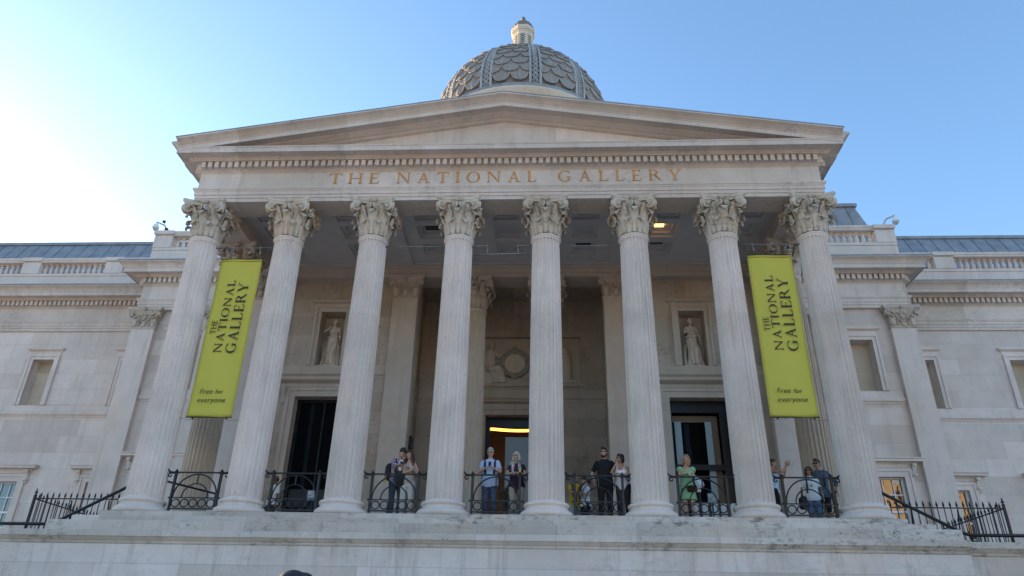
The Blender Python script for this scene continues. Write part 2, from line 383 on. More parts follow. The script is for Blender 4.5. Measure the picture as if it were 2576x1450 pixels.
def leaf(mb, th, z0, h, wdt, r0, curl=.075, lean=.05, flat=None):
    """acanthus leaf hugging the bell and rolling over at its tip, two skins"""
    nt_, nu = 22, 10; skins = []
    for off in (0.0, -.022):
        vs = []
        for i in range(nt_+1):
            t = i/nt_
            if t < .68: k = t/.68; r = r0+lean*k*k+.012; z = z0+(h-curl)*k; sl = 0.0
            else:
                a = (t-.68)/.32*PI*1.15; r = r0+lean+.012+curl*(1-math.cos(a)); z = z0+h-curl+curl*math.sin(a); sl = a
            saw = abs(((t*5.5) % 1)-.5)*2
            wv = wdt*(.62+.46*math.sin(min(1, t/.62)*PI*.5) if t < .62 else 1.08*(1-.72*((t-.62)/.38)**1.3))*(.70+.30*saw)
            for j in range(nu+1):
                u = -1+2*j/nu
                d = off + .055*(1-u*u) - .024*max(0, 1-abs(u)*5) + .020*math.cos(u*PI*4)*(.4+.6*t) - .02*(1-saw)*u*u
                rr = r+d*math.cos(sl); zz = z+d*math.sin(sl)*.6
                if flat: vs.append((th+u*wv, -rr, zz))
                else:
                    ang = th+u*wv/max(.3, r0+.04); vs.append((rr*math.cos(ang), rr*math.sin(ang), zz))
        skins.append(vs)
    m = nu+1; N1 = len(skins[0]); fs = []
    for i in range(nt_):
        for j in range(nu):
            a = i*m+j; fs.append((a, a+1, a+m+1, a+m)); fs.append((N1+a, N1+a+m, N1+a+m+1, N1+a+1))
    rim = [j for j in range(m)]+[i*m+nu for i in range(1, nt_+1)]+[nt_*m+j for j in range(nu-1, -1, -1)]+[i*m for i in range(nt_-1, 0, -1)]
    for a, b in zip(rim, rim[1:]+rim[:1]): fs.append((a, N1+a, N1+b, b))
    mb.add(skins[0]+skins[1], fs, 0, True)
def spiral(mb, start, cpt, R, turns, rad, dirv, sgn=1):
    """stem rising from start, rolling into a spiral round cpt, in the vertical plane that holds dirv"""
    dirv = Vector(dirv).normalized(); up = Vector((0, 0, 1)); c = Vector(cpt); s0 = Vector(start); pts = []; rs = []
    top = c+up*R
    ctrl = Vector((s0.x*.55+top.x*.45, s0.y*.55+top.y*.45, top.z-.01))
    for i in range(9):
        t = i/9; pts.append(s0*(1-t)**2+ctrl*2*t*(1-t)+top*t*t); rs.append(rad*(.7+.3*t))
    n = int(18*turns)
    for i in range(n+1):
        a = PI/2-sgn*0-2*PI*turns*i/n; r = R*(1-.86*i/n)
        pts.append(c+dirv*(r*math.cos(a))+up*(r*math.sin(a))); rs.append(rad*(1-.45*i/n))
    mb.tube(pts, rs, 7, flat=1.5)
    side = dirv.cross(up); mb.ball(c, (.03, .03, .03), 8, 5)
def abacus_poly(hw, cut, sag, n=8):
    p = []
    for k in range(4):
        a = k*PI/2
        for i in range(n+1):
            u = -1+2*i/n; x = u*(hw-cut); y = -hw+sag*(1-u*u)
            p.append((x*math.cos(a)-y*math.sin(a), x*math.sin(a)+y*math.cos(a)))
    return p
def capital_mb():
    mb = MB(); H = 1.21
    mb.lathe([(.40, 0), (.36, .05), (.345, .3), (.355, .6), (.40, .82), (.48, .98), (.52, 1.03), (.51, 1.06), (.0, 1.06)], 40)
    for k in range(8): leaf(mb, k*PI/4+PI/8, .0, .43, .125, .385, .085, .075)
    for k in range(8): leaf(mb, k*PI/4, .02, .74, .120, .385, .105, .125)
    for k in range(4):
        d = PI/4+k*PI/2
        for sg in (-1, 1):
            leaf(mb, d+sg*.20, .45, .50, .085, .40, .095, .20)
            a0 = d+sg*.40; st = (.43*math.cos(a0), .43*math.sin(a0), .52)
            cc = (.755*math.cos(d+sg*.085), .755*math.sin(d+sg*.085), .905)
            dv = Vector((cc[0]-st[0], cc[1]-st[1], 0))
            spiral(mb, st, cc, .145, 2.0, .036, dv)
            mb.tube([(.39*math.cos(a0), .39*math.sin(a0), .34), (.41*math.cos(a0), .41*math.sin(a0), .46), (.44*math.cos(a0), .44*math.sin(a0), .56)], [.026, .034, .055], 8)
            a1 = d+sg*.46; a2 = d+sg*.655
            st = (.435*math.cos(a1), .435*math.sin(a1), .52); cc = (.56*math.cos(a2), .56*math.sin(a2), .93)
            spiral(mb, st, cc, .090, 1.7, .027, Vector((cc[0]-st[0], cc[1]-st[1], 0)))
        # flower on the middle of each side
        a = k*PI/2; c = Vector((.55*math.cos(a), .55*math.sin(a), 1.145)); t = Vector((-math.sin(a), math.cos(a), 0)); ou = Vector((math.cos(a), math.sin(a), 0))
        for j in range(9):
            b = 2*PI*j/9; e = c+(t*math.cos(b)*1.25+Vector((0, 0, 1))*math.sin(b))*.095
            mb.tube([c+ou*.01, (c+e)/2+ou*.045, e+ou*.005], [.03, .038, .016], 6)
        mb.ball(c+ou*.06, .042, 10, 6)
    L = [(1.055, .93), (1.085, .935), (1.115, .96), (1.135, .985), (1.145, 1.0), (H, 1.0)]
    P = abacus_poly(.68, .05, .165)
    n = len(P); vs = [(x*s, y*s, z) for z, s in L for x, y in P]
    fs = [(k*n+i, k*n+(i+1) % n, (k+1)*n+(i+1) % n, (k+1)*n+i) for k in range(len(L)-1) for i in range(n)]+[tuple(range(n-1, -1, -1)), tuple(range((len(L)-1)*n, len(L)*n))]
    mb.add(vs, fs)
    return mb
def pil_capital_mb(hw=.475, dep=.22):
    """flat capital, x centred, wall face at y=0, front at y=-dep; z from 0 (neck) to .84"""
    mb = MB()
    mb.box(-hw-.03, hw+.03, -dep-.03, 0, -.06, 0, bev=.015)
    mb.box(-hw-.015, hw+.015, -dep-.015, 0, .0, .03)
    rings = []
    for z, e in ((.03, 0), (.25, .0), (.45, .03), (.62, .09), (.68, .12)):
        rings.append([(-hw-e, -dep-e, z), (hw+e, -dep-e, z), (hw+e, 0, z), (-hw-e, 0, z)])
    mb.loft(rings, 0, False)
    P = []
    for i in range(9): u = -1+i/4; P.append((u*(hw+.20), -dep-.22+.08*(1-u*u)))
    P += [(hw+.24, -dep-.18), (hw+.20, 0), (-hw-.20, 0), (-hw-.24, -dep-.18)]
    cx = 0
    for z0, z1, s in ((.68, .71, .93), (.71, .75, .97), (.75, .84, 1.0)): mb.prism_z([(x*s, y*s) for x, y in P], z0, z1)
    for sg in (-1, 1):
        spiral(mb, (sg*.12, -dep-.05, .22), (sg*(hw+.07), -dep-.13, .55), .105, 1.9, .03, (sg, 0, 0))
        spiral(mb, (sg*.26, -dep-.04, .25), (sg*.11, -dep-.09, .57), .06, 1.6, .022, (-sg, 0, 0))
        spiral(mb, (sg*(hw+.02), -.05, .25), (sg*(hw+.13), -dep-.02, .55), .10, 1.8, .028, (0, -1, 0))
        leaf(mb, sg*(hw-.10), .03, .40, .13, dep+.0, .06, .04, flat=True)
        for dx in (.2, .33): mb.tube([(sg*dx, -dep-.02, .05), (sg*dx*1.05, -dep-.03, .2), (sg*dx*.9, -dep-.05, .3)], [.022, .03, .02], 6)
    leaf(mb, 0, .03, .30, .12, dep, .05, .04, flat=True)
    mb.tube([(0, -dep-.02, .25), (0, -dep-.05, .45), (0, -dep-.10, .68)], [.03, .04, .045], 7)
    for sg in (-1, 1):
        for k in range(3): mb.tube([(0, -dep-.04, .36+.06*k), (sg*.06, -dep-.06, .42+.07*k), (sg*(.13-.02*k), -dep-.05, .44+.07*k)], [.02, .026, .012], 6)
    for j in range(7):
        b = 2*PI*j/7; mb.tube([(0, -dep-.15, .76), (.075*math.cos(b), -dep-.18, .76+.075*math.sin(b))], [.03, .015], 6)
    mb.ball((0, -dep-.19, .76), .045, 8, 6)
    return mb

# ================================================================== the building
B = thing('museum_building', 'grey stone classical gallery with columned portico, pediment and scaled dome', 'building')
me_shaft = shaft_mb().mesh('column', M_col); me_base = fixn(base_mb().mesh('base', M_col)); me_cap = fixn(capital_mb().mesh('capital', M_cap))
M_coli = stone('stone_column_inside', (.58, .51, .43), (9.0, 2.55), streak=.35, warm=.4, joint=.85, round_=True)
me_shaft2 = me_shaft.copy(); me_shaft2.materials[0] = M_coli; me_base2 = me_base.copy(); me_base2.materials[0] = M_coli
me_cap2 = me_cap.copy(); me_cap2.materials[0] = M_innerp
def column(x, y, a=0.0, inside=False):
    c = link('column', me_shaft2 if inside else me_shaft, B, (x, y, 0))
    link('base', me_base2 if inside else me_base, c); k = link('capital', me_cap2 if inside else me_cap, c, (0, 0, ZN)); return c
XS = [(i-3.5)*S for i in range(8)]
for x in XS: column(x, 0)
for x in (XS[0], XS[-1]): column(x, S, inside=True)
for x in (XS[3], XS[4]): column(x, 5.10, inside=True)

# pilasters: shaft with its flat capital and base mould
me_pcap = fixn(pil_capital_mb().mesh('capital', M_cap)); me_pcap_in = fixn(pil_capital_mb(.45, .30).mesh('capital', M_innerp))
def pilaster(x, yw, z0, hw=.475, dep=.22, cap=None, mat=None):
    mb = MB(); mb.box(-hw, hw, -dep, .05, z0, 8.56)
    mb.box(-hw-.10, hw+.10, -dep-.10, .05, z0-.25, z0+.02, bev=.02); mb.box(-hw-.06, hw+.06, -dep-.06, .05, z0+.02, z0+.14, bev=.04)
    p = mb.build('pilaster', mat or M_stone, B, (x, yw, 0)); link('capital', cap or me_pcap, p, (0, 0, 8.62)); return p
for sx in (-1, 1):
    pilaster(sx*14.93, 7.50, -.9); pilaster(sx*11.95, 7.50, -.9)
    pilaster(sx*3.80, 4.92, .2, .45, .30, me_pcap_in, M_innerp); pilaster(sx*9.17, 4.92, .2, .45, .30, me_pcap_in, M_stone)

# ---- entablature
LOW = [(.0, ZT), (.0, 9.58), (.025, 9.585), (.025, 9.69), (.05, 9.695), (.05, 9.80), (.065, 9.82), (.085, 9.87), (.10, 9.875), (.10, 9.945), (.0, 9.955), (.0, 10.52),
       (.02, 10.54), (.06, 10.58), (.10, 10.60), (.12, 10.61), (.12, 10.83), (.27, 10.835), (.29, 10.86), (.34, 10.90), (.35, 10.925), (.60, 10.93), (.60, 10.905), (.62, 10.905), (.62, 11.06), (.635, 11.065), (.65, 11.11)]
SIMA = [(.66, 11.115), (.68, 11.16), (.74, 11.22), (.83, 11.27), (.85, 11.275), (.85, 11.33)]
def dentils(mb, path, p0=.11, p1=.255, z0=10.615, z1=10.815, pitch=.2127, wd=.128):
    for (xa, ya), (xb, yb) in zip(path, path[1:]):
        L = math.hypot(xb-xa, yb-ya); d = Vector(((xb-xa)/L, (yb-ya)/L)); n = Vector((d.y, -d.x)); k = max(1, int((L-.02)/pitch)); st = (L-(k-1)*pitch)/2
        for i in range(k):
            c = Vector((xa, ya))+d*(st+i*pitch); a = c-d*wd/2; e = c+d*wd/2
            P = [a+n*p1, e+n*p1, e+n*p0, a+n*p0]
            mb.prism_z([(v.x, v.y) for v in P], z0, z1)
PX, PY = 9.60, -.42
path_p = [(-PX, 7.5), (-PX, PY), (PX, PY), (PX, 7.5)]
mb = MB(); mb.sweep(path_p, LOW+[(.0, 11.13), (-.88, 11.13), (-.88, ZT)]); dentils(mb, path_p)
for sx in (-1, 1):                                       # gutter mould along the two long sides
    sec = [(p, z) for p, z in SIMA]+[(.0, 11.45), (.0, 11.125)]
    pth = [(-PX, 7.5), (-PX, PY-.64)] if sx < 0 else [(PX, PY-.64), (PX, 7.5)]
    mb.sweep(pth, sec)
ent = mb.build('entablature', M_long, B)
lt = MB()
for txt, x0, x1, gp in (('THE', -5.46, -3.87, .42), ('NATIONAL', -3.32, 1.03, .44), ('GALLERY', 1.68, 5.46, .46)):
    for lt in letters(None, txt, lambda u, v, d, x0=x0: (x0+u, PY-.002-d, 10.085+v), x1-x0, .395, gp, .012): lt.build('letter', M_gold, ent)

# ---- pediment
mb = MB(); SL = .158
top = [(PY, 11.10)]
AP = 12.825                                              # crown height at the apex, falls with SL towards the ends
def rk(p, dz): return (PY-p-(.013 if p > 0 else 0), AP+dz)
sec = [rk(.85, 0), rk(.85, -.045), rk(.82, -.055), rk(.73, -.10), rk(.66, -.155), rk(.64, -.165), rk(.64, -.20), rk(.62, -.205), rk(.62, -.355), rk(.60, -.355), rk(.60, -.33), rk(.34, -.325), rk(.32, -.36), rk(.22, -.40), rk(.18, -.42), rk(.12, -.43), rk(.06, -.47), rk(.0, -.49), (PY+.4, AP-.49), (PY+.4, AP+.03)]
for sx in (-1, 1):
    xe = 10.19; n = len(sec); vs = [(0, y, z) for y, z in sec]+[(sx*xe, y, z-SL*xe) for y, z in sec]
    fs = [(i, (i+1) % n, n+(i+1) % n, n+i) for i in range(n)]+[tuple(range(n-1, -1, -1)), tuple(range(n, 2*n))]
    mb.add(vs, fs)
ped = fixn(mb.mesh('pediment', M_long)); ped = link('pediment', ped, B)
mb = MB(); mb.prism_y([(-9.6, 11.10), (9.6, 11.10), (0, 12.66)], PY+.02, PY+.5); mb.build('tympanum', M_wall, ped)
mb = MB()                                                # lead flashing on the crown and the porch roof behind it
for sx in (-1, 1):
    sec2 = [(PY-.87, AP+.005), (PY-.87, AP+.04), (13.0, AP+.06), (13.0, AP-.0)]
    vs = [(0, y, z) for y, z in sec2]+[(sx*10.22, y, z-SL*10.22) for y, z in sec2]; n = 4
    mb.add(vs, [(i, (i+1) % n, n+(i+1) % n, n+i) for i in range(n)]+[(3, 2, 1, 0), (4, 5, 6, 7)])
link('porch_roof', fixn(mb.mesh('porch_roof', M_lead)), B)

# ---- porch ceiling with coffers, beams
mb = MB(); zc = 9.95
xs = sorted({-9.0, 9.0}); cof = []
for i in range(-3, 4):
    for y0, y1 in ((.78, 1.55), (1.86, 2.72), (3.06, 3.92)):
        cof.append((i*S-.43, i*S+.43, y0, y1))
bx = sorted({-9.2, 9.2}.union(*[{a, b} for a, b, _, _ in cof])); by = sorted({.46, 4.65}.union(*[{c, d} for _, _, c, d in cof]))
for i in range(len(bx)-1):
    for j in range(len(by)-1):
        cx, cy = (bx[i]+bx[i+1])/2, (by[j]+by[j+1])/2
        if any(a < cx < b and c < cy < d for a, b, c, d in cof): continue
        mb.add([(bx[i], by[j], zc), (bx[i], by[j+1], zc), (bx[i+1], by[j+1], zc), (bx[i+1], by[j], zc)], [(0, 1, 2, 3)])
for a, b, c, d in cof:
    for z0, z1, e0, e1 in ((zc, zc+.09, 0, 0), (zc+.09, zc+.09, 0, .13), (zc+.09, zc+.17, .13, .13)):
        A = [(a+e0, c+e0, z0), (b-e0, c+e0, z0), (b-e0, d-e0, z0), (a+e0, d-e0, z0)]; E = [(a+e1, c+e1, z1), (b-e1, c+e1, z1), (b-e1, d-e1, z1), (a+e1, d-e1, z1)]
        mb.add(A+E, [(k, (k+1) % 4, 4+(k+1) % 4, 4+k) for k in range(4)])
    mb.add([(a+.13, c+.13, zc+.17), (a+.13, d-.13, zc+.17), (b-.13, d-.13, zc+.17), (b-.13, c+.13, zc+.17)], [(0, 1, 2, 3)])
for x in (-3.85, 3.85): mb.box(x-.30, x+.30,   .46, 4.64, zc-.07, zc-.003)
mb.box(-9.2, 9.2, 4.42, 4.64, zc-.06, zc-.004)
mb.box(-9.6, 9.6, .46, 9.0, zc+.26, zc+.4)
ceil = mb.build('porch_ceiling', M_ceil, B)
mv = MB(); ml = MB()
for x, y in ((5.12, 3.32), (-.95, 3.3), (-2.55, 2.25), (-5.05, 2.2), (-7.6, 2.2), (2.62, 3.4), (-5.1, 3.4)): mv.box(x-.26, x+.26, y-.12, y+.12, zc+.135, zc+.168)
mv.build('ceiling_vent', plain('vent_grey', (.05, .05, .055), .6), ceil)
ml.box(4.93, 5.25, 1.98, 2.22, zc+.10, zc+.165); ml.build('ceiling_lamp', M_glow2, ceil)

# ---- walls
def wall_y(mb, x0, x1, z0, z1, y, ops, depth=.35, mat=0):
    bx = sorted({x0, x1}.union(*[{o[0], o[1]} for o in ops]) if ops else {x0, x1}); bz = sorted({z0, z1}.union(*[{o[2], o[3]} for o in ops]) if ops else {z0, z1})
    bx = [v for v in bx if x0 <= v <= x1]; bz = [v for v in bz if z0 <= v <= z1]
    for i in range(len(bx)-1):
        for j in range(len(bz)-1):
            cx, cz = (bx[i]+bx[i+1])/2, (bz[j]+bz[j+1])/2
            if any(o[0] < cx < o[1] and o[2] < cz < o[3] for o in ops): continue
            mb.add([(bx[i], y, bz[j]), (bx[i+1], y, bz[j]), (bx[i+1], y, bz[j+1]), (bx[i], y, bz[j+1])], [(0, 1, 2, 3)], mat)
    for o in ops:
        a, b, c, d = o[:4]; e = o[4] if len(o) > 4 else depth
        mb.add([(a, y, c), (b, y, c), (b, y, d), (a, y, d), (a, y+e, c), (b, y+e, c), (b, y+e, d), (a, y+e, d)], [(0, 4, 5, 1), (1, 5, 6, 2), (2, 6, 7, 3), (3, 7, 4, 0)], mat)
def quad_x(mb, x, y0, y1, z0, z1, mat=0): mb.add([(x, y0, z0), (x, y1, z0), (x, y1, z1), (x, y0, z1)], [(0, 1, 2, 3)], mat)
UP = (.46, 6.12, 8.15); LO = (.55, .55, 2.95)
YP, YW = 7.50, 9.61
WIN_P = [-13.26, 13.26]; WIN_W = [x for x in (-28.2, -24.3, -20.35, -16.42, 16.50, 20.40, 24.3, 28.2)]
for sx in (-1, 1):
    mb = MB(); wx = sx*13.26; x0, x1 = sorted((sx*9.6, sx*15.40))
    wall_y(mb, x0, x1, -1.5, 9.6, YP, [(wx-UP[0], wx+UP[0], UP[1], UP[2], .5), (wx-LO[0], wx+LO[0], LO[1], LO[2], .25)])
    quad_x(mb, sx*15.40, YP, YW, -1.5, 11.2)
    x0, x1 = sorted((sx*15.40, sx*36))
    ops = []
    for wx in WIN_W:
        if x0 < wx < x1: ops += [(wx-UP[0], wx+UP[0], UP[1], UP[2], .5), (wx-LO[0], wx+LO[0], LO[1], LO[2], .25)]
    wall_y(mb, x0, x1, -4.75, 9.6, YW, ops)
    # plinth course below the ground floor windows
    xa, xb = sorted((sx*15.40, sx*36)); mb.box(xa, xb, YW-.12, YW-.002, -1.4, .1)
    xa, xb = sorted((sx*9.62, sx*15.35)); mb.box(xa, xb, YP-.10, YP-.002, -1.4, .1)
    mb.build('wing_wall', M_wall, B)
# string course
STR = [(.0, 5.60), (.03, 5.605), (.05, 5.66), (.11, 5.70), (.12, 5.74), (.12, 5.80), (.06, 5.83), (.06, 6.06), (.0, 6.07), (-.1, 6.07), (-.1, 5.6)]
for sx in (-1, 1):
    for xa, xb, y in ((9.62, 11.45, YP), (12.45, 14.43, YP), (15.45, 36, YW)):
        a, b = sorted((sx*xa, sx*xb)); mb = MB(); mb.sweep([(a, y), (b, y)], STR); mb.build('string_course', M_stone, B)
# wing and pavilion entablatures
FULL = LOW+SIMA+[(.0, 11.48), (-.5, 11.48), (-.5, ZT)]
pl = [(-36, YW-.08), (-15.42, YW-.08), (-15.42, YP-.14), (-PX-.9, YP-.14)]; pr = [(PX+.9, YP-.14), (15.42, YP-.14), (15.42, YW-.08), (36, YW-.08)]
for p in (pl, pr):
    mb = MB(); mb.sweep(p, FULL); dentils(mb, p); mb.build('wing_entablature', M_long, B)
for p in (pl, pr):
    mb = MB(); mb.sweep(p, [(.87, 11.31), (.87, 11.365), (.30, 11.50), (-.3, 11.52), (-.3, 11.49), (.3, 11.47), (.86, 11.335), (.853, 11.31)]); mb.build('lead_flashing', M_lead, B)

# ---- windows
def surround(wx, y, hw, z0, z1, fw, big):
    """architrave round the opening, local to the building"""
    mb = MB()
    for e0, e1, pr in ((.0, fw*.62, .05), (fw*.62, fw, .085)):
        a0, a1 = hw+e0, hw+e1
        for sx in (-1, 1):
            x0, x1 = sorted((wx+sx*a0, wx+sx*a1)); mb.box(x0, x1, y-pr, y+.02, z0, z1+e1)
        mb.box(wx-a0, wx+a0, y-pr+.001, y+.02, z1+e0, z1+e1)
    return mb
def sweep_box(mb, xa, xb, y, sect):                      # moulding with returned ends on a wall
    mb.sweep([(xa, y+.05), (xa, y), (xb, y), (xb, y+.05)], sect)
def blind_window(wx, y, mat=None):
    hw, z0, z1 = UP
    p = surround(wx, y, hw, z0, z1, .22, False).build('window', M_stone, B)
    c = MB(); sweep_box(c, wx-.66, wx+.66, y, [(.0, 8.39), (.03, 8.39), (.03, 8.50), (.05, 8.53), (.13, 8.57), (.15, 8.60), (.15, 8.66), (.0, 8.70), (-.05, 8.70), (-.05, 8.39)]); c.build('cornice', M_stone, p)
    b = MB(); b.box(wx-hw+.001, wx+hw-.001, y+.42, y+.48, z0, z1); b.build('blind_panel', M_blind, p)
    return p
M_blind = stone('stone_infill', (.54, .46, .36), (1.4, .5), streak=.3, warm=.4)
def sash_window(wx, y, rows=4):
    hw, z0, z1 = LO
    p = surround(wx, y, hw, z0, z1, .30, True).build('window', M_stone, B)
    c = MB(); sweep_box(c, wx-.98, wx+.98, y, [(.0, 3.27), (.04, 3.27), (.04, 3.40), (.07, 3.41), (.09, 3.45), (.26, 3.455), (.26, 3.52), (.30, 3.56), (.30, 3.59), (.0, 3.63), (-.05, 3.63), (-.05, 3.27)])
    c.build('cornice', M_stone, p)
    for sx in (-1, 1):
        k = MB(); xk = wx+sx*.90; pts = [(xk, y-.20, 3.40), (xk, y-.19, 3.32), (xk, y-.12, 3.16), (xk, y-.08, 3.02), (xk, y-.10, 2.94), (xk, y-.06, 2.88)]
        k.loft([[(a-.06, b, c_), (a+.06, b, c_), (a+.06, y+.01, c_), (a-.06, y+.01, c_)] for a, b, c_ in pts], 0, False)
        k.tube([(xk-.075, y-.12, 3.0), (xk+.075, y-.12, 3.0)], .045, 10); k.tube([(xk-.07, y-.17, 3.33), (xk+.07, y-.17, 3.33)], .05, 10)
        link('console', fixn(k.mesh('console', M_stone)), p)
    g_ = MB(); g_.box(wx-hw, wx+hw, y+.20, y+.215, z0, z1); g_.build('pane', M_glass, p)
    s = MB(); yb0, yb1 = y+.155, y+.198
    for x0, x1 in ((wx-hw, wx-hw+.075), (wx+hw-.075, wx+hw)): s.box(x0, x1, yb0, yb1, z0, z1)
    zz = [z0+(z1-z0)*i/rows for i in range(rows+1)]
    for i, z in enumerate(zz):
        t = .045 if i in (0, rows) else (.04 if i == rows//2 else .018); s.box(wx-hw+.075, wx+hw-.075, yb0+.002, yb1-.002, max(z0, z-t), min(z1, z+t))
    for k in (1, 2):
        xk = wx-hw+2*hw*k/3; s.box(xk-.016, xk+.016, yb0+.004, yb1-.004, z0+.05, z1-.05)
    s.build('sash', M_white, p)
    sl = MB(); sl.box(wx-hw-.25, wx+hw+.25, y-.12, y+.2, z0-.14, z0-.002); sl.build('sill', M_stone, p)
    return p
for x in WIN_P: blind_window(x, YP); sash_window(x, YP)
for x in WIN_W: blind_window(x, YW); sash_window(x, YW)

# ---- walls inside the porch
YN = 4.92
DO = (5.43, 7.39, 4.96); NI = (5.98, 6.88, 6.10, 8.18)
mb = MB()
for sx in (-1, 1):
    x0, x1 = sorted((sx*3.36, sx*9.55)); d0, d1 = sorted((sx*DO[0], sx*DO[1])); n0, n1 = sorted((sx*NI[0], sx*NI[1]))
    wall_y(mb, x0, x1, 0, ZT, YN, [(d0, d1, 0, DO[2], .55), (n0, n1, NI[2], NI[3], .55)])
    mb.box(n0-.01, n1+.01, YN+.55, YN+.6, NI[2], NI[3])
    quad_x(mb, sx*3.36, YN, YN+.75, 0, ZT); mb.add([(sx*3.36, YN+.75, 0), (sx*3.66, YN+.75, 0), (sx*3.66, YN+.75, ZT), (sx*3.36, YN+.75, ZT)], [(0, 1, 2, 3)])
    quad_x(mb, sx*3.66, YN+.75, 7.85, 0, 10.2)
wall_y(mb, -3.66, 3.66, 0, 10.2, 7.85, [(-1.02, 1.02, 0, 5.24, .5), (-2.62, 2.62, 6.50, 8.45, .22)])
mb.box(-2.64, 2.64, 8.07, 8.15, 6.45, 8.5)
mb.box(-3.66, 3.66, 5.5, 7.85, 10.0, 10.15)
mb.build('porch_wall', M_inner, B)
mb = MB()
for sx in (-1, 1):
    mb = MB(); quad_x(mb, sx*9.57, YN, YP, -1.2, ZT); mb.build('porch_side_wall', M_wall, B)
mb = MB()                                                # inner beam over the antae and inner mouldings
mb.box(-9.2, 9.2, 4.63, 5.5, ZT, 9.62); mb.box(-9.2, 9.2, 4.60, 5.5, 9.62, 9.80); mb.box(-9.2, 9.2, 4.56, 5.5, 9.80, 9.90)
ST2 = [(.0, 5.62), (.03, 5.62), (.05, 5.70), (.12, 5.76), (.12, 5.84), (.04, 5.86), (.04, 6.10), (-.05, 6.10), (-.05, 5.62)]
for sx in (-1, 1):
    for xa, xb in ((4.28, 8.68),):
        a, b = sorted((sx*xa, sx*xb)); mb.sweep([(a, YN), (b, YN)], ST2)
mb.sweep([(-3.66, 5.7), (-3.66, 7.85)][::-1], [(p, z+.12) for p, z in ST2])
mb.sweep([(3.66, 5.7), (3.66, 7.85)][::1], [(-p, z+.12) for p, z in ST2])
mb.sweep([(-3.66, 7.85), (3.66, 7.85)], [(p, z+.12) for p, z in ST2])
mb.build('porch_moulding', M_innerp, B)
# niches' frames
for sx in (-1, 1):
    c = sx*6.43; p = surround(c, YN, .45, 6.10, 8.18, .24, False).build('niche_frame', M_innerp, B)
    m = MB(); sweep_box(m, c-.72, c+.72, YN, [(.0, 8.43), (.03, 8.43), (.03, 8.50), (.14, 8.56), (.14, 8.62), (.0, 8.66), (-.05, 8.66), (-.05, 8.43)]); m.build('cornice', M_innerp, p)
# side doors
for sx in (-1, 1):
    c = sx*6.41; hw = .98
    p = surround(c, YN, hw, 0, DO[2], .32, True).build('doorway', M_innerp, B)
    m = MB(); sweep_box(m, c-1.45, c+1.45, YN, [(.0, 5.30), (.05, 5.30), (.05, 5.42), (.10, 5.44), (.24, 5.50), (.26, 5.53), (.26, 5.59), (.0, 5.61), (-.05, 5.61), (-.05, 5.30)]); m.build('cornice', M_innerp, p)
    for s2 in (-1, 1):
        k = MB(); xk = c+s2*1.38; pts = [(xk, YN-.22, 5.30), (xk, YN-.2, 5.2), (xk, YN-.11, 5.0), (xk, YN-.07, 4.86), (xk, YN-.09, 4.76), (xk, YN-.05, 4.70)]
        k.loft([[(a-.07, b, z), (a+.07, b, z), (a+.07, YN+.01, z), (a-.07, YN+.01, z)] for a, b, z in pts], 0, False); link('console', fixn(k.mesh('console', M_innerp)), p)
    d = MB(); yg = YN+.40
    if sx < 0:
        d.box(c-hw, c+hw, yg, yg+.04, 0, DO[2], 1)
        for x0, x1 in ((c-hw, c-hw+.12), (c-.025, c+.025), (c+hw-.12, c+hw)): d.box(x0, x1, yg-.06, yg-.002, 0, DO[2])
        for z in (.0, 4.86): d.box(c-hw+.12, c+hw-.12, yg-.05, yg-.003, z, z+.12)
        for x0 in (c-.82, c+.12):
            for z in (.2, 1.25): d.box(x0, x0+.7, yg-.03, yg-.003, z, z+.6, bev=.01)
        d.build('door', [M_dark, M_dglass], p)
    else:
        d.box(c-hw, c+hw, yg+.25, yg+.30, 0, DO[2], 1)
        d.box(c-hw, c+hw, yg-.06, yg, 4.55, DO[2]); d.box(c+hw-.28, c+hw, yg-.06, yg, 0, 4.55); d.box(c-hw, c-hw+.10, yg-.06, yg, 0, 4.55); d.box(c-hw+.10, c+hw-.28, yg-.05, yg-.005, 2.62, 2.80)
        d.build('door', [M_dark, M_dglass], p)
        t = MB(); t.box(c+.30, c+.66, yg+.15, yg+.2, .3, 4.4); t.box(c-.9, c+.66, yg+.16, yg+.21, 4.28, 4.5); t.build('timber_lining', M_tan, p)
        for x0, x1, z0 in ((c-.80, c-.58, .9), (c+.22, c+.43, .25)):
            t = MB(); t.box(x0, x1, yg+.06, yg+.10, z0, 4.27); t.build('glass_strip', M_pale, p)
# central doorway, seen through to the lit hall
p = surround(0, 7.85, 1.02, 0, 5.24, .30, True).build('doorway', M_innerp, B)
m = MB(); sweep_box(m, -1.5, 1.5, 7.85, [(.0, 5.54), (.04, 5.54), (.04, 5.66), (.10, 5.68), (.22, 5.72), (.22, 5.73), (.0, 5.735), (-.05, 5.735), (-.05, 5.54)]); m.build('cornice', M_innerp, p)
m = MB(); m.box(-1.02, 1.02, 8.20, 8.26, 4.86, 5.24); m.box(-1.02, -.86, 8.20, 8.26, 0, 4.86); m.box(.86, 1.02, 8.20, 8.26, 0, 4.86); m.build('door_frame', M_dark, p)
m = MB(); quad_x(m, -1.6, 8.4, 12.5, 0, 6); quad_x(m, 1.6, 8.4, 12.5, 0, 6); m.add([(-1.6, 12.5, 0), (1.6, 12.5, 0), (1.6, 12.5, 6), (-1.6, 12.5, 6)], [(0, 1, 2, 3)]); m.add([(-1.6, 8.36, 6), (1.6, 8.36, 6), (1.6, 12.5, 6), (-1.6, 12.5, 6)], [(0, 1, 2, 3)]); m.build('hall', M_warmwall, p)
m = MB(); m.tube([(-1.25+.25*i, 9.1+.25*math.sin(i/10*PI), 5.10-.006*i) for i in range(11)], .055, 8); m.build('cove_lamp', M_glow, p)
m = MB(); m.box(-.28, .62, 8.42, 8.48, .02, 4.55, bev=.01); m.build('pale_door_leaf', M_pale, p)
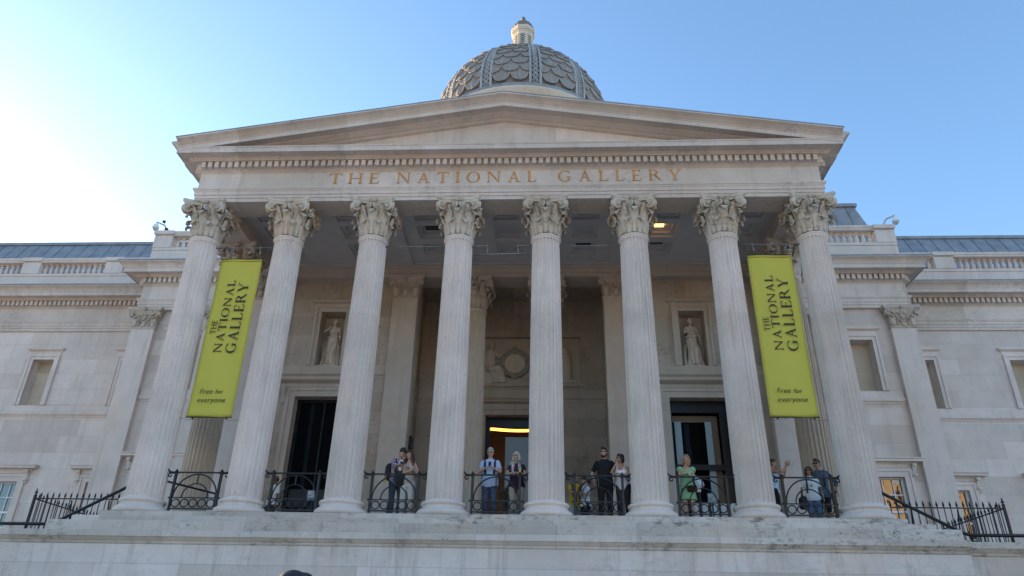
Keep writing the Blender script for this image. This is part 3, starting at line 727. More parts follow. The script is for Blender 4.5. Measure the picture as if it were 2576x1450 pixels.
# carved relief above the central door
def remesh_tmp():
    s = bpy.data.scenes.new('tmp_scene'); return s
TMP = remesh_tmp()
def remesh(mb, voxel, smooth=3, name='body'):
    me = mb.mesh(name, M_stone); o = bpy.data.objects.new('tmp', me); TMP.collection.objects.link(o)
    md = o.modifiers.new('r', 'REMESH'); md.mode = 'VOXEL'; md.voxel_size = voxel
    if smooth: ms = o.modifiers.new('s', 'SMOOTH'); ms.iterations = smooth; ms.factor = .5
    vl = TMP.view_layers[0]; vl.update(); dg = vl.depsgraph
    out = bpy.data.meshes.new_from_object(o.evaluated_get(dg), depsgraph=dg); out.name = name
    bpy.data.objects.remove(o); bpy.data.meshes.remove(me)
    for pl_ in out.polygons: pl_.use_smooth = True
    out.materials.clear(); return out
def from_mesh(me, mat=0):
    m = MB(); m.v = [tuple(v.co) for v in me.vertices]; m.f = [list(p.vertices) for p in me.polygons]; m.m = [mat]*len(m.f); m.sm = [True]*len(m.f); return m
M_soot = stone('sooty_carving', (.38, .345, .31), None, streak=.4, crust=.6)
RLY = 8.05; rx, rz = .04, 7.38
mb = MB()
for r in (.60, .70): mb.torus((rx, RLY-.06, rz), r, .075, 40, 8)
mb.lathe([(.0, 0), (.56, 0), (.58, .04)], 40); vs0 = len(mb.v)
disc = MB(); disc.prism_y([(rx+.405*math.cos(2*PI*i/48), rz+.405*math.sin(2*PI*i/48)) for i in range(48)], RLY-.05, RLY+.05)
wre = MB()
for r in (.46, .55): wre.torus((rx, RLY-.05, rz), r, .065, 48, 8)
for i in range(26):
    a = 2*PI*i/26; wre.ball((rx+.53*math.cos(a), RLY-.10, rz+.53*math.sin(a)), (.07+.02*(i % 3), .06, .05+.02*(i % 2)), 8, 6)
for a in (0, PI/2, PI, 3*PI/2): wre.ball((rx+.62*math.cos(a), RLY-.08, rz+.62*math.sin(a)), (.10, .08, .09), 8, 6)
def seated(sx):
    m = MB(); X = lambda u: rx+sx*(u+.46)
    m.ball((X(-1.38), RLY-.10, 8.12), (.11, .11, .14)); m.tube([(X(-1.38), RLY-.06, 8.02), (X(-1.42), RLY-.06, 7.88)], .06)
    m.tube([(X(-1.42), RLY-.08, 7.86), (X(-1.44), RLY-.09, 7.60), (X(-1.40), RLY-.10, 7.30), (X(-1.36), RLY-.08, 7.1)], [.19, .20, .19, .22], 10, flat=.7)
    m.tube([(X(-1.28), RLY-.12, 7.80), (X(-1.06), RLY-.14, 7.62), (X(-.84), RLY-.10, 7.86)], [.075, .06, .045], 8)
    m.tube([(X(-1.56), RLY-.10, 7.80), (X(-1.66), RLY-.10, 7.5), (X(-1.5), RLY-.16, 7.22)], [.075, .06, .05], 8)
    m.tube([(X(-1.42), RLY-.12, 7.10), (X(-1.10), RLY-.20, 7.12), (X(-.96), RLY-.20, 7.02)], [.17, .15, .12], 10)
    m.tube([(X(-.98), RLY-.18, 7.05), (X(-.92), RLY-.14, 6.80), (X(-.84), RLY-.14, 6.56)], [.12, .10, .07], 10)
    m.tube([(X(-1.10), RLY-.16, 7.0), (X(-1.12), RLY-.14, 6.78), (X(-1.04), RLY-.14, 6.56)], [.14, .13, .12], 10)
    for k in range(5): m.tube([(X(-1.45+.1*k), RLY-.17, 7.14-.02*k), (X(-1.30+.08*k), RLY-.20, 6.88), (X(-1.22+.09*k), RLY-.16, 6.54)], [.05, .04, .05], 6)
    m.box(*sorted((X(-1.75), X(-1.15))), RLY-.12, RLY+.02, 6.52, 7.02); m.ball((X(-1.40), RLY-.04, 8.16), (.15, .09, .12))
    return m
def lion(sx):
    m = MB(); X = lambda u: rx+sx*(u-.60)
    m.ball((X(-1.30), RLY-.10, 7.86), (.20, .12, .17)); m.ball((X(-1.14), RLY-.14, 7.80), (.10, .09, .09))
    m.tube([(X(-1.36), RLY-.08, 7.8), (X(-1.42), RLY-.09, 7.4), (X(-1.40), RLY-.09, 6.95), (X(-1.36), RLY-.08, 6.7)], [.17, .20, .22, .20], 10, flat=.7)
    m.tube([(X(-1.25), RLY-.1, 7.3), (X(-1.16), RLY-.12, 6.9), (X(-1.14), RLY-.12, 6.56)], [.11, .08, .06], 8)
    m.ball((X(-1.38), RLY-.1, 6.66), (.26, .10, .14)); m.tube([(X(-1.5), RLY-.08, 6.6), (X(-1.75), RLY-.1, 6.62), (X(-1.98), RLY-.08, 6.55)], [.08, .06, .05], 8)
    m.tube([(X(-1.1), RLY-.12, 6.58), (X(-.9), RLY-.12, 6.56)], [.07, .05], 8)
    return m
p = MB(); p.box(-2.61, 2.61, 8.065, 8.069, 6.51, 8.44); rel = p.build('relief_panel', M_innerp, B)
disc.build('roundel', M_statue, rel); o = link('wreath', remesh(wre, .02, 2), rel); o.data.materials.append(M_soot)
for f, nm in ((seated(1), 'carved_figure'), (lion(-1), 'carved_lion')):
    o = link(nm, remesh(f, .022, 3), rel); o.data.materials.append(M_statue)
p = MB(); p.box(rx-.48, rx+.48, RLY-.1, RLY+.02, 6.52, 6.74, bev=.03); p.box(-2.7, 2.7, 7.78, 7.92, 6.36, 6.49); p.build('relief_sill', M_innerp, rel)

# ---- parapets
def bal_mb(h=.57):
    m = MB(); p = [(.075, 0), (.075, .05), (.045, .06), (.045, .09), (.07, .14), (.088, .20), (.075, .29), (.05, .38), (.042, .44), (.055, .46), (.042, .48), (.065, .50)]
    m.box(-.085, .085, -.085, .085, 0, .045); m.lathe([(r, z*.97+.02) for r, z in p], 12); m.box(-.08, .08, -.08, .08, h-.06, h); return m
me_bal = bal_mb().mesh('baluster', M_stone)
def parapet(xa, xb, y, piers, th=.42):
    m = MB(); m.box(xa, xb, y, y+th, 11.40, 12.29); m.box(xa-.0, xb+.0, y-.03, y+th+.03, 12.17, 12.295)
    m.sweep([(xa, y), (xb, y)], [(.02, 12.87), (.05, 12.90), (.05, 12.97), (.08, 12.99), (.08, 13.08), (.0, 13.10), (-th, 13.10), (-th-.05, 12.97), (-th, 12.87)])
    p = m.build('balustrade', M_stone, B)
    for a, b in piers:
        k = MB(); k.box(a, b, y-.05, y+th+.05, 12.298, 12.868); k.box(a-.04, b+.04, y-.13, y+th+.1, 12.91, 13.105, bev=.02); k.build('pier', M_stone, p)
    ed = sorted([xa]+[v for ab in piers for v in ab]+[xb])
    for a, b in zip(ed[0::2], ed[1::2]):
        if b-a < .25: continue
        n = max(1, round((b-a)/.262))
        for i in range(n): link('baluster', me_bal, p, (a+(b-a)*(i+.5)/n, y+th*.5, 12.295))
    return p
for sx in (-1, 1):
    pv = [(14.72, 15.52)] if sx > 0 else [(-15.52, -14.72)]
    a, b = (9.9, 15.52) if sx > 0 else (-15.52, -9.9)
    if sx > 0: pv = [(9.9, 10.8)]+pv
    else: pv = pv+[(-10.8, -9.9)]
    parapet(a, b, 7.40, pv)
    a, b = (15.52, 31.4) if sx > 0 else (-31.4, -15.52)
    pr_ = [(18.12, 18.95), (22.05, 22.9), (26.0, 26.8), (30.6, 31.4)]
    parapet(a, b, 9.70, pr_ if sx > 0 else [(-b_, -a_) for a_, b_ in pr_][::-1])
    q_ = MB(); x0, x1 = sorted((sx*15.1, sx*15.52)); q_.box(x0, x1, 7.85, 9.7, 11.4, 13.0); q_.build('parapet_return', M_stone, B)

# ---- lead roofs
for sx in (-1, 1):
    mb = MB(); ya, za, yb, zb = 10.45, 12.5, 11.9, 15.12; x0, x1 = sorted((sx*16.1, sx*40))
    mb.add([(x0, ya, za), (x1, ya, za), (x1, yb, zb), (x0, yb, zb)], [(0, 1, 2, 3)]); mb.box(x0, x1, yb-.08, yb+.3, zb-.03, zb+.12); mb.box(x0, x1, yb+.3, 24, zb-.5, zb+.05)
    mb.add([(sx*16.1, ya, za), (sx*16.1, yb, zb), (sx*16.1, 24, zb), (sx*16.1, 24, za)], [(0, 1, 2, 3)])
    n = int((x1-x0)/.62)
    for i in range(n):
        x = x0+.3+i*.62; mb.tube([(x, ya-.01, za), (x, yb-.01, zb)], .020, 6)
    mb.build('lead_roof', M_lead, B)
mb = MB()                                       # hipped lead roof behind the right pavilion
mb.add([(12.6, 9.6, 13.0), (16.25, 9.6, 13.0), (15.40, 10.0, 15.70), (12.6, 10.0, 15.70), (16.25, 12, 13.0), (15.40, 11.6, 15.70)], [(0, 1, 2, 3), (1, 4, 5, 2)])
mb.box(12.4, 15.50, 9.9, 11.7, 15.70, 15.86)
for x in (13.7, 14.4, 15.0): mb.tube([(x+(.4 if x > 14.8 else .12), 9.59, 13.0), (x, 9.99, 15.70)], .03, 6)
mb.build('lead_roof', M_lead, B)

# ---- dome
YD, XD, ZD, RD_ = 14.0, -.08, 22.55, 4.50
def sph(th, el, r): return (XD+r*math.cos(el)*math.sin(th), YD-r*math.cos(el)*math.cos(th), ZD+r*math.sin(el))
mb = MB(); el0 = -.13
mb.lathe([(RD_*math.cos(e), RD_*math.sin(e)) for e in [el0+(PI/2-el0)*i/24 for i in range(25)]], 72, (XD, YD, ZD))
step = math.radians(7.0); nrow = 12; rib_w = math.radians(7.6); pan = math.radians(30)-rib_w; off = math.radians(10.4)
def tile(th, el_bot, hw, h, u0=-1, u1=1):
    nu, nv = 8, 12; vs = []
    for i in range(nv+1):
        v = i/nv
        lim = 1.0 if v < .42 else max(0, 1-((v-.42)/.58)**2.2)**.5
        for j in range(nu+1):
            u = u0+(u1-u0)*j/nu; uu = max(-lim, min(lim, u))*.97
            e = el_bot+h*(1-v); r = RD_+.02+.14*v+.035*max(0, 1-abs(uu)*4.5)+.02*(uu*uu)*v
            vs.append(sph(th+uu*hw, e, r))
    m = nu+1; fs = [(i*m+j, (i+1)*m+j, (i+1)*m+j+1, i*m+j+1) for i in range(nv) for j in range(nu)]
    base = len(vs)
    rim = [(i, 0) for i in range(nv//2-1, nv+1)]+[(nv, j) for j in range(1, nu+1)]+[(i, nu) for i in range(nv-1, nv//2-2, -1)]
    ring = [i*m+j for i, j in rim]
    cen = Vector((XD, YD, ZD))
    for k in ring:
        d = (Vector(vs[k])-cen).normalized(); vs.append(tuple(cen+d*(RD_+.0)))
    for k in range(len(ring)-1): fs.append((ring[k], base+k, base+k+1, ring[k+1]))
    mb.add(vs, fs, 0, False)
    lo = [i for i in ring if vs[i] is not None]; mb.tube([vs[i] for i in lo[1:-1]], .019, 5, 1)
    if u0 < 0 < u1: mb.tube([sph(th, el_bot+h*(1-v), RD_+.075+.105*v) for v in (.45, .75, .97)], [.012, .022, .028], 5, 1)
for p_ in range(12):
    c = off+math.radians(15)+p_*math.radians(30)
    for r_i in range(nrow):
        e = math.radians(-4.6)+r_i*step*(1-.012*r_i)
        if r_i % 2 == 0: tl = [(-.5, -1, 1), (.5, -1, 1)]
        else: tl = [(-1, 0, 1), (0, -1, 1), (1, -1, 0)]
        for cx, a, b in tl: tile(c+cx*pan/2, e, pan/4*1.02, step*2.15, a, b)
dome = mb.build('dome', [M_dome, M_domerib], B)
for p_ in range(12):
    m = MB(); c = off+p_*math.radians(30)
    ne = 26; els = [math.radians(-7)+math.radians(87)*i/ne for i in range(ne+1)]
    for u0, u1, h in ((-1, -.62, .17), (.62, 1, .17), (-.62, .62, .06)):
        vs = []
        for e in els:
            for u, r in ((u0, RD_), (u0, RD_+h), (u1, RD_+h), (u1, RD_)): vs.append(sph(c+u*rib_w/2, e, r))
        m.add(vs, [(i*4+k, i*4+k+1, (i+1)*4+k+1, (i+1)*4+k) for i in range(ne) for k in range(3)], 0 if h > .1 else 1)
    e = math.radians(-4.0)
    while e < math.radians(72):
        hw = RD_*math.cos(e)*rib_w/2*.60; R = hw*.80
        pc = Vector(sph(c, e, RD_+.10)); out = (pc-Vector((XD, YD, ZD))).normalized(); t = Vector((math.cos(c), math.sin(c), 0)); up = t.cross(out) * -1
        M3 = Matrix((t, out, up)).transposed()
        m.torus(pc, R, .030, 14, 6, 'y', 0, M3); m.torus(pc, R*.48, .026, 10, 6, 'y', 0, M3)
        dn = Vector(sph(c, e+R/RD_*1.05, RD_+.11)); 
        m.tube([pc+t*R*.95, dn+t*R*.2, dn-t*R*.2, dn+up*R*.9-t*R*.95], .026, 6)
        e += 2.15*R/RD_
    for i in range(1, 16):
        for u in (-.81, .81): m.ball(sph(c+u*rib_w/2, math.radians(1+4.7*i), RD_+.17), .03, 6, 4)
    m.build('rib', [M_domerib, M_dark], dome)
m = MB(); m.lathe([(4.70, -.82), (4.76, -.78), (4.76, -.62), (4.70, -.58), (4.60, -.54), (4.40, -.52)], 96, (XD, YD, ZD)); m.build('lead_band', M_lead, dome)
m = MB(); m.lathe([(4.45, -12.5), (4.45, -1.9), (4.55, -1.85), (4.60, -1.6), (4.72, -1.4), (4.86, -1.36), (4.86, -1.1), (4.93, -1.05), (4.93, -.96), (4.70, -.825)], 96, (XD, YD, ZD)); m.build('drum', M_lant, dome)
# lantern
M_soot2 = stone('sooty_lead', (.22, .215, .21), None, streak=.4, crust=.5)
LZ = 27.33; m = MB(); oc = lambda prof: m.lathe(prof, 8, (XD, YD, LZ), 0, False, phase=PI/8)
oc([(.72, -.7), (.72, .05), (.585, .10), (.585, 2.28), (.62, 2.31), (.645, 2.36), (.645, 2.50), (.68, 2.53), (.70, 2.58), (.72, 2.64), (.72, 2.70), (.60, 2.74), (0, 2.76)])
lan = m.build('lantern', M_lant, dome)
m = MB()
for k in range(8):
    a = -PI/2+k*PI/4; ou = Vector((math.cos(a), math.sin(a), 0)); t = Vector((-math.sin(a), math.cos(a), 0)); ap = .585*math.cos(PI/8)
    def pt(u, z, d): v = ou*(ap+d)+t*u; return (XD+v.x, YD+v.y, LZ+z)
    for u0, u1, z0, z1, d0, d1, mt in ((-.12, .12, .62, 2.10, 0, .006, 1), (-.16, -.12, .58, 2.16, 0, .03, 0), (.12, .16, .58, 2.16, 0, .03, 0), (-.12, .12, 2.10, 2.16, 0, .028, 0), (-.13, .13, .58, .62, 0, .028, 0)):
        vs = [pt(u, z, d) for d in (d0, d1) for u, z in ((u0, z0), (u1, z0), (u1, z1), (u0, z1))]
        m.add(vs, [(4, 5, 6, 7), (0, 1, 5, 4), (1, 2, 6, 5), (2, 3, 7, 6), (3, 0, 4, 7)], mt)
    for i in range(9):
        for sg in (-1, 1): m.tube([pt(-.11*sg, .62+i*.163, .012), pt(.11*sg, .62+i*.163+.163, .012)], .02, 5)
    for i in range(7):
        u = -.24+.08*i; vs = [pt(u+dx, z, .06+d) for d in (0, .035) for dx, z in ((-.02, 2.40), (.02, 2.40), (.02, 2.48), (-.02, 2.48))]
        m.add(vs, [(4, 5, 6, 7), (0, 1, 5, 4), (1, 2, 6, 5), (2, 3, 7, 6), (3, 0, 4, 7)], 0)
m.build('lattice', [M_lant, M_dark], lan)
m = MB(); pr_ = []
for i in range(9):
    t = i/8; pr_.append((.60*math.cos(t*PI/2*.80), 2.76+.62*math.sin(t*PI/2*.88)))
    if i < 8: pr_.append((.60*math.cos(t*PI/2*.80)*.975, 2.76+.62*math.sin((t+.06)*PI/2*.88)+.01))
m.lathe(pr_, 24, (XD, YD, LZ), 0, False)
for r_i in range(4):
    for k in range(16):
        e = .18+r_i*.30; a = 2*PI*(k+.5*(r_i % 2))/16; rr = .575*math.cos(e*.86); m.ball((XD+rr*math.cos(a), YD+rr*math.sin(a), LZ+2.76+.62*math.sin(e*.92)), (.07*math.cos(e)+.015, .07*math.cos(e)+.015, .075), 6, 4)
m.lathe([(.16, 3.36), (.11, 3.42), (.10, 3.50), (.15, 3.53), (.17, 3.58), (.12, 3.63), (.09, 3.68), (.13, 3.74), (.14, 3.80), (.10, 3.88), (.0, 3.93)], 12, (XD, YD, LZ)); m.build('lantern_cap', M_soot2, lan)

# ================================================================== stepped podium
P_ = thing('stone_podium', 'stepped pale stone podium and retaining wall carrying the portico columns', 'podium', (0, 0, -4.75))
def pod(name, mb, mat): 
    mb.v = [(x, y, z+4.75) for x, y, z in mb.v]; return mb.build(name, mat, P_)
mb = MB(); mb.box(-9.84, 9.84, -.72, 7.8, -.165, 0, bev=.02); pod('step', mb, M_step); mb = MB(); mb.box(-10.32, 10.32, -1.0, .1, -.325, -.167, bev=.02); pod('step', mb, M_step); mb = MB(); mb.box(-10.72, 10.72, -1.30, .12, -.58, -.327, bev=.02)
pod('step', mb, M_step); mb = MB(); mb.box(-10.2, 10.2, .1, 7.8, -1.3, -.19); pod('core', mb, M_step)
LED = [(.0, -.875), (.02, -.85), (.03, -.81), (.06, -.80), (.11, -.75), (.13, -.728), (.16, -.724), (.16, -.60), (.14, -.585), (-.8, -.585), (-.8, -.875)]
mb = MB(); mb.sweep([(-40, -1.36), (10.75, -1.36)], LED); mb.sweep([(10.76, -1.12), (40, -1.12)], LED); pod('coping', mb, M_step)
mb = MB(); mb.box(-40, 10.75, -1.36, .0, -4.74, -.877); mb.box(10.75, 40, -1.12, .0, -4.74, -.879); pod('wall', mb, M_pod)
mb = MB(); mb.box(-40, -10.21, -.01, 9.6, -1.5, -1.1); mb.box(10.21, 40, -.01, 9.6, -1.5, -1.1)
for sx in (-1, 1):
    for i in range(5):
        a, b = sorted((sx*(10.22+.30*i), sx*(10.22+.30*(i+1)))); mb.box(a, b, .13, 4.6, -1.098, -.21-.18*i)
pod('landing', mb, M_step)

# ================================================================== iron railings between the columns
def railing(xc, label):
    t = thing('iron_railing', label, 'railing', (xc, 0, 0), 0, 'iron railings between the portico columns')
    m = MB(); m.box(-.66, .66, -.022, .022, 1.125, 1.165, bev=.008)
    for sx in (-1, 1):
        m.tube([(sx*.64, 0, 1.145), (sx*.72, 0, 1.14), (sx*.79, 0, 1.16), (sx*.835, 0, 1.21), (sx*.845, 0, 1.25)], [.024, .03, .028, .018, .006], 8)
        sp = [(sx*.66, 0, 1.125)]
        for i in range(13):
            a = PI/2-i/12*PI*1.6; sp.append((sx*(.765+.055*math.cos(a)*(1-.035*i)), 0, 1.07+.055*math.sin(a)*(1-.035*i)))
        m.tube(sp, [.02]*5+[.018]*9, 7)
    m.build('top_rail', M_iron, t)
    for sx in (-1, 1):
        m = MB(); m.box(sx*.61-.030, sx*.61+.030, -.03, .03, .0, 1.124, bev=.006)
        m.lathe([(.045, 1.166), (.05, 1.18), (.03, 1.20), (.012, 1.235), (.0, 1.25)], 8, (sx*.61, 0, 0)); m.box(sx*.61-.045, sx*.61+.045, -.045, .045, 1.10, 1.12); m.build('post', M_iron, t)
    m = MB(); m.tube([(.575*math.cos(PI*i/24), 0, .48+.615*math.sin(PI*i/24)) for i in range(25)], .019, 7, flat=1.2); m.tube([(.345*math.cos(PI*i/20), 0, .48+.365*math.sin(PI*i/20)) for i in range(21)], .017, 7)
    m.box(-.014, .014, -.014, .014, .845, 1.095); m.build('arch', M_iron, t)
    m = MB(); m.box(-.65, .65, -.016, .016, .455, .482); m.box(-.65, .65, -.02, .02, .165, .20)
    for sx in (-1, 1): m.ball((sx*.665, 0, .468), .028, 8, 5)
    m.build('bottom_rail', M_iron, t)
    for i in range(5):
        m = MB(); m.torus((-.464+.232*i, 0, .328), .102, .016, 20, 6)
        if i < 4: m.ball((-.464+.232*i+.116, 0, .328), (.022, .02, .03), 6, 4)
        m.build('ring', M_iron, t)
    for o in t.children: o.data.transform(Matrix.Diagonal((1, 1, .965, 1)))
    return t
RL = ['black iron railing in the leftmost gap, behind it only a dark fluted column', 'black iron railing before the left dark doorway with a guard behind its post', 'black iron railing where the plaid shirt man and long haired woman stand',
      'black iron railing where the grey haired man with phone and scarf woman lean', 'black iron railing with the tall man in black and white top woman behind', 'black iron railing where the woman in the green dress leans', 'black iron railing in the rightmost gap before three visitors']
XM = [(XS[i]+XS[i+1])/2+.02 for i in range(7)]
for x, l in zip(XM, RL): railing(x, l)

# ================================================================== banners, their rods
def rod(i, label, drop=False):
    a, b = XS[i]+.41, XS[i+1]-.41; t = thing('banner_rod', label, 'rod', ((a+b)/2, 0, 7.94), 0, 'steel rods between the column necks'); L = (b-a)/2
    m = MB()
    if drop:
        m.tube([(-L, 0, 0), (-.46, 0, .02)], .02, 8); m.build('bar', M_steel, t); m = MB(); m.tube([(.46, 0, .02), (L, 0, 0)], .02, 8)
    else: m.tube([(-L, 0, 0), (0, 0, .0), (L, 0, 0)], .013, 8)
    m.build('bar', M_steel, t)
    for x in (-L, -.46, .46, L):
        m = MB(); m.ball((x, 0, .0), .034, 8, 6); m.build('clamp', M_steel, t)
    for x in (-.46, .46):
        m = MB(); m.tube([(x, 0, 0), (x+.02, 0, -.14), (x+.02, 0, -.27)], [.016, .022, .016], 8); 
        if i in (0, 6) or drop: m.build('hanger', M_steel, t)
    if drop: m = MB(); m.tube([(-.84, 0, -.29), (.84, 0, -.25)], .026, 8); m.build('hanging_bar', M_steel, t)
    return t
for i, l in enumerate(['steel rod carrying the left lime banner', 'steel rod between the second and third columns', 'steel rod between the third and fourth columns', 'steel rod with an empty hanging bar between the middle columns', 'steel rod between the fifth and sixth columns', 'steel rod between the sixth and seventh columns', 'steel rod carrying the right lime banner']):
    if i in (1, 5): continue
    rod(i, l, i == 3)
def banner(xc, zt, zb, label, xt):
    t = thing('banner', label, 'banner', (xc, 0, zb), 0, 'lime green hanging banners'); hw = .635; H = zt-zb
    m = MB(); nx, nz = 12, 40; vs = []
    def cy(u, v): return -.016*math.sin(v*8+u*2.2)*math.sin(v*PI)-.014*math.sin(u*3.1+v*3)-.010*math.sin(v*19+u*1.3)*v*v
    for s_ in (0, .008):
        for j in range(nz+1):
            for i in range(nx+1): u = -1+2*i/nx; v = j/nz; vs.append((u*hw, cy(u, v)+s_, v*H))
    k = nx+1; M0 = (nz+1)*k; fs = []
    for j in range(nz):
        for i in range(nx): a = j*k+i; fs += [(a, a+1, a+k+1, a+k), (M0+a, M0+a+k, M0+a+k+1, M0+a+1)]
    rim = [i for i in range(k)]+[j*k+nx for j in range(1, nz+1)]+[nz*k+i for i in range(nx-1, -1, -1)]+[j*k for j in range(nz-1, 0, -1)]
    for a, b in zip(rim, rim[1:]+rim[:1]): fs.append((a, M0+a, M0+b, b))
    m.add(vs, fs, 0, True); m.build('cloth', M_banner, t)
    m = MB()
    m.tube([(-hw, -.012, H-.06), (hw, -.012, H-.06)], .026, 8); m.tube([(-hw, -.012, .05), (hw, -.012, .05)], .026, 8); m.build('pocket', M_banner, t)
    m = MB(); m.tube([(-hw-.01, .0, H+.002), (hw+.01, 0, H+.002)], .014, 8); m.tube([(-hw-.01, .0, -.005), (hw+.01, 0, -.005)], .014, 8)
    for x in (-.45, .5): m.ball((x, 0, -.03), .03, 8, 6)
    m.build('end_bar', M_dark, t)
    m = MB()                                             # words read upwards, baseline to the right
    def place(xb, zb_): return lambda u, v, d: (xb-v, -.034-d, zb_+u)
    letters(m, 'THE', place(-.325+xt, 2.46), .43, .155, .16, .006); letters(m, 'NATIONAL', place(-.035+xt, 1.88), 2.32, .225, .13, .006); letters(m, 'GALLERY', place(.375+xt, 1.86), 2.26, .29, .12, .006)
    m.build('lettering', M_text, t)
    for txt, z, x, wt in (('Free', .66, -.40+xt, .355), ('for', .66, .045+xt, .215), ('everyone', .41, -.42+xt, .78)):
        cu = bpy.data.curves.new('txt', 'FONT'); cu.body = txt; cu.size = .30; cu.shear = .16; cu.extrude = .003; cu.offset = -.003; cu.resolution_u = 4
        to = bpy.data.objects.new('txt', cu); TMP.collection.objects.link(to); TMP.view_layers[0].update(); dg = TMP.view_layers[0].depsgraph
        me = bpy.data.meshes.new_from_object(to.evaluated_get(dg), depsgraph=dg); bpy.data.objects.remove(to); bpy.data.curves.remove(cu)
        xs_ = [v.co.x for v in me.vertices]; wd = max(xs_)-min(xs_); s_ = wt/wd
        for v in me.vertices: v.co = Vector((v.co.x*s_+x, -.040-v.co.z, v.co.y*.30/.30*s_*1.0+z))
        me.materials.clear(); me.materials.append(M_text); link('lettering', me, t)
    return t
banner(-7.90, 7.55, 2.61, 'lime green banner in the leftmost gap reading Free for everyone', 0.0)
banner(7.84, 7.58, 2.68, 'lime green banner in the rightmost gap reading Free for everyone', .02)
mt = thing('banner_tether', 'thin wire tying the left banner foot to two columns', 'wire', (-7.86, 0, 2.57)); m = MB()
m.tube([(-.86, 0, .02), (-.6, 0, -.04), (-.2, 0, .0)], .007, 5); m.tube([(.3, 0, .0), (.6, 0, -.05), (.9, 0, -.03)], .007, 5); m.build('wire', M_steel, mt)
mt = dup(mt, None, (7.86, 0, 2.64), 'thin wire tying the right banner foot to two columns')

# ================================================================== spiked fences and handrails at the two ends
def fence(sx, xc, x_in, label):
    t = thing('spiked_fence', label, 'fence', (xc, .7, -1.1)); H = 1.64; s = 1 if xc < 0 else -1
    L = abs(xc-x_in)
    m = MB(); m.box(-.028, .028, -.028, .028, 0, H+.06, bev=.008); m.lathe([(.04, 0), (.045, .02), (.018, .045), (.048, .085), (.016, .13), (.024, .145), (.0, .21)], 8, (0, 0, H+.06)); m.build('corner_post', M_iron, t)
    m = MB(); a, b = sorted((0, s*L)); m.box(a, b, -.014, .014, H-.03, H); m.box(a, b, -.014, .014, .10, .13); m.box(-.014, .014, 0, 3.3, H-.03, H); m.box(-.014, .014, 0, 3.3, .10, .13); m.build('rail', M_iron, t)
    def bar(x, y, h):
        k = MB(); k.tube([(x, y, .0), (x, y, h)], .013, 6); k.lathe([(.012, 0), (.032, .05), (.028, .08), (.0, .17)], 4, (x, y, h), 0, False); k.build('bar', M_iron, t)
    n = int(L/.165)
    for i in range(1, n+1): bar(s*L*i/(n+.3), 0, H)
    for i in range(1, 19): bar(0, 3.3*i/18.5, H)
    for x in (s*L*.36, s*L*.72):
        k = MB(); k.tube([(x, .02, H-.05), (x+s*.02, .16, .9), (x+s*.02, .30, 0)], .02, 6); k.build('stay', M_iron, t)
    return t
fence(-1, -12.60, -9.7, 'black spiked iron fence on the left landing'); fence(1, 12.95, 9.75, 'black spiked iron fence on the right landing')
def handrail(name, pts, posts, label, r=.042):
    t = thing(name, label, 'handrail', (pts[0][0], pts[0][1], -1.1)); o = Vector((pts[0][0], pts[0][1], -1.1))
    m = MB(); m.tube([Vector(p)-o for p in pts], r, 10); m.build('rail', M_iron, t)
    for x, y, z0, z1 in posts:
        m = MB(); m.tube([Vector((x, y, z0))-o, Vector((x, y, z1))-o], .026, 8); m.build('post', M_iron, t)
    return t
for sx in (-1, 1):
    pts = [(sx*9.40, .32, 1.04), (sx*9.88, .32, .77), (sx*10.8, .32, .27), (sx*11.55, .32, -.135), (sx*11.7, .32, -.185), (sx*11.85, .32, -.195), (sx*22, .32, -.20)]
    handrail('handrail', pts, [(sx*9.5, .32, 0, .96), (sx*11.75, .32, -1.1, -.18), (sx*15.5, .32, -1.1, -.18), (sx*19, .32, -1.1, -.18)], 'black handrail sloping down from the %s end column' % ('left' if sx < 0 else 'right'))
for x, y0, y1, l in ((-9.05, .5, 1.95, 'left'), (8.95, 1.1, 2.3, 'right')):
    t = thing('inner_handrail', 'short black scroll ended handrail inside the %smost gap of the portico' % l, 'handrail', (x, y0, 0)); e = .95 if l == 'left' else -.0
    m = MB(); m.tube([(0, 0, .98), (.02, 0, 1.0), (e*.5, (y1-y0)*.5, .965), (e, y1-y0, .93)], .028, 8)
    m.tube([(-.02+.05*math.cos(a*.5), 0, .93+.05*math.sin(a*.5)) for a in range(10)], .016, 6); m.build('rail', M_iron, t)
    for k in (0.03, .95):
        m = MB(); m.tube([(e*k, (y1-y0)*k, 0), (e*k, (y1-y0)*k, .95)], .02, 8); m.build('post', M_steel if k > .5 else M_iron, t)

# ================================================================== cctv cameras
def cctv(x, y, z, sx, label, extra):
    t = thing('security_camera', label, 'camera', (x, y, z), 0, 'dome cameras on the parapet piers')
    m = MB(); m.tube([(0, 0, 0), (sx*.16, 0, .22), (sx*.27, 0, .42), (sx*.34, -.02, .47), (sx*.66, -.05, .60)], .035, 8); m.box(-.10, .10, -.1, .1, -.01, .03); m.build('arm', M_grey, t)
    m = MB(); m.tube([(sx*.64, -.05, .58), (sx*.64, -.05, .46)], .03, 8); m.lathe([(.0, .50), (.07, .49), (.125, .42), (.14, .34), (.145, .28), (.12, .27)], 16, (sx*.64, -.05, 0)); m.build('housing', M_white, t)
    m = MB(); m.ball((sx*.64, -.05, .27), (.115, .115, .12), 14, 8); m.build('lens_dome', M_grey, t)
    if extra:
        m = MB(); m.box(sx*.12-.05, sx*.12+.07, -.14, -.03, .08, .26, bev=.02); m.box(sx*.35-.07, sx*.35+.05, -.05, .03, .58, .70, bev=.02); m.tube([(sx*.33, 0, .46), (sx*.33, 0, .6)], .015, 6); m.build('junction_box', M_iron, t)
    return t
cctv(-15.1, 7.62, 13.105, -1, 'dome camera with junction boxes on the left parapet pier', True); cctv(15.15, 7.62, 13.105, 1, 'white dome camera on a bent arm on the right parapet pier', False)

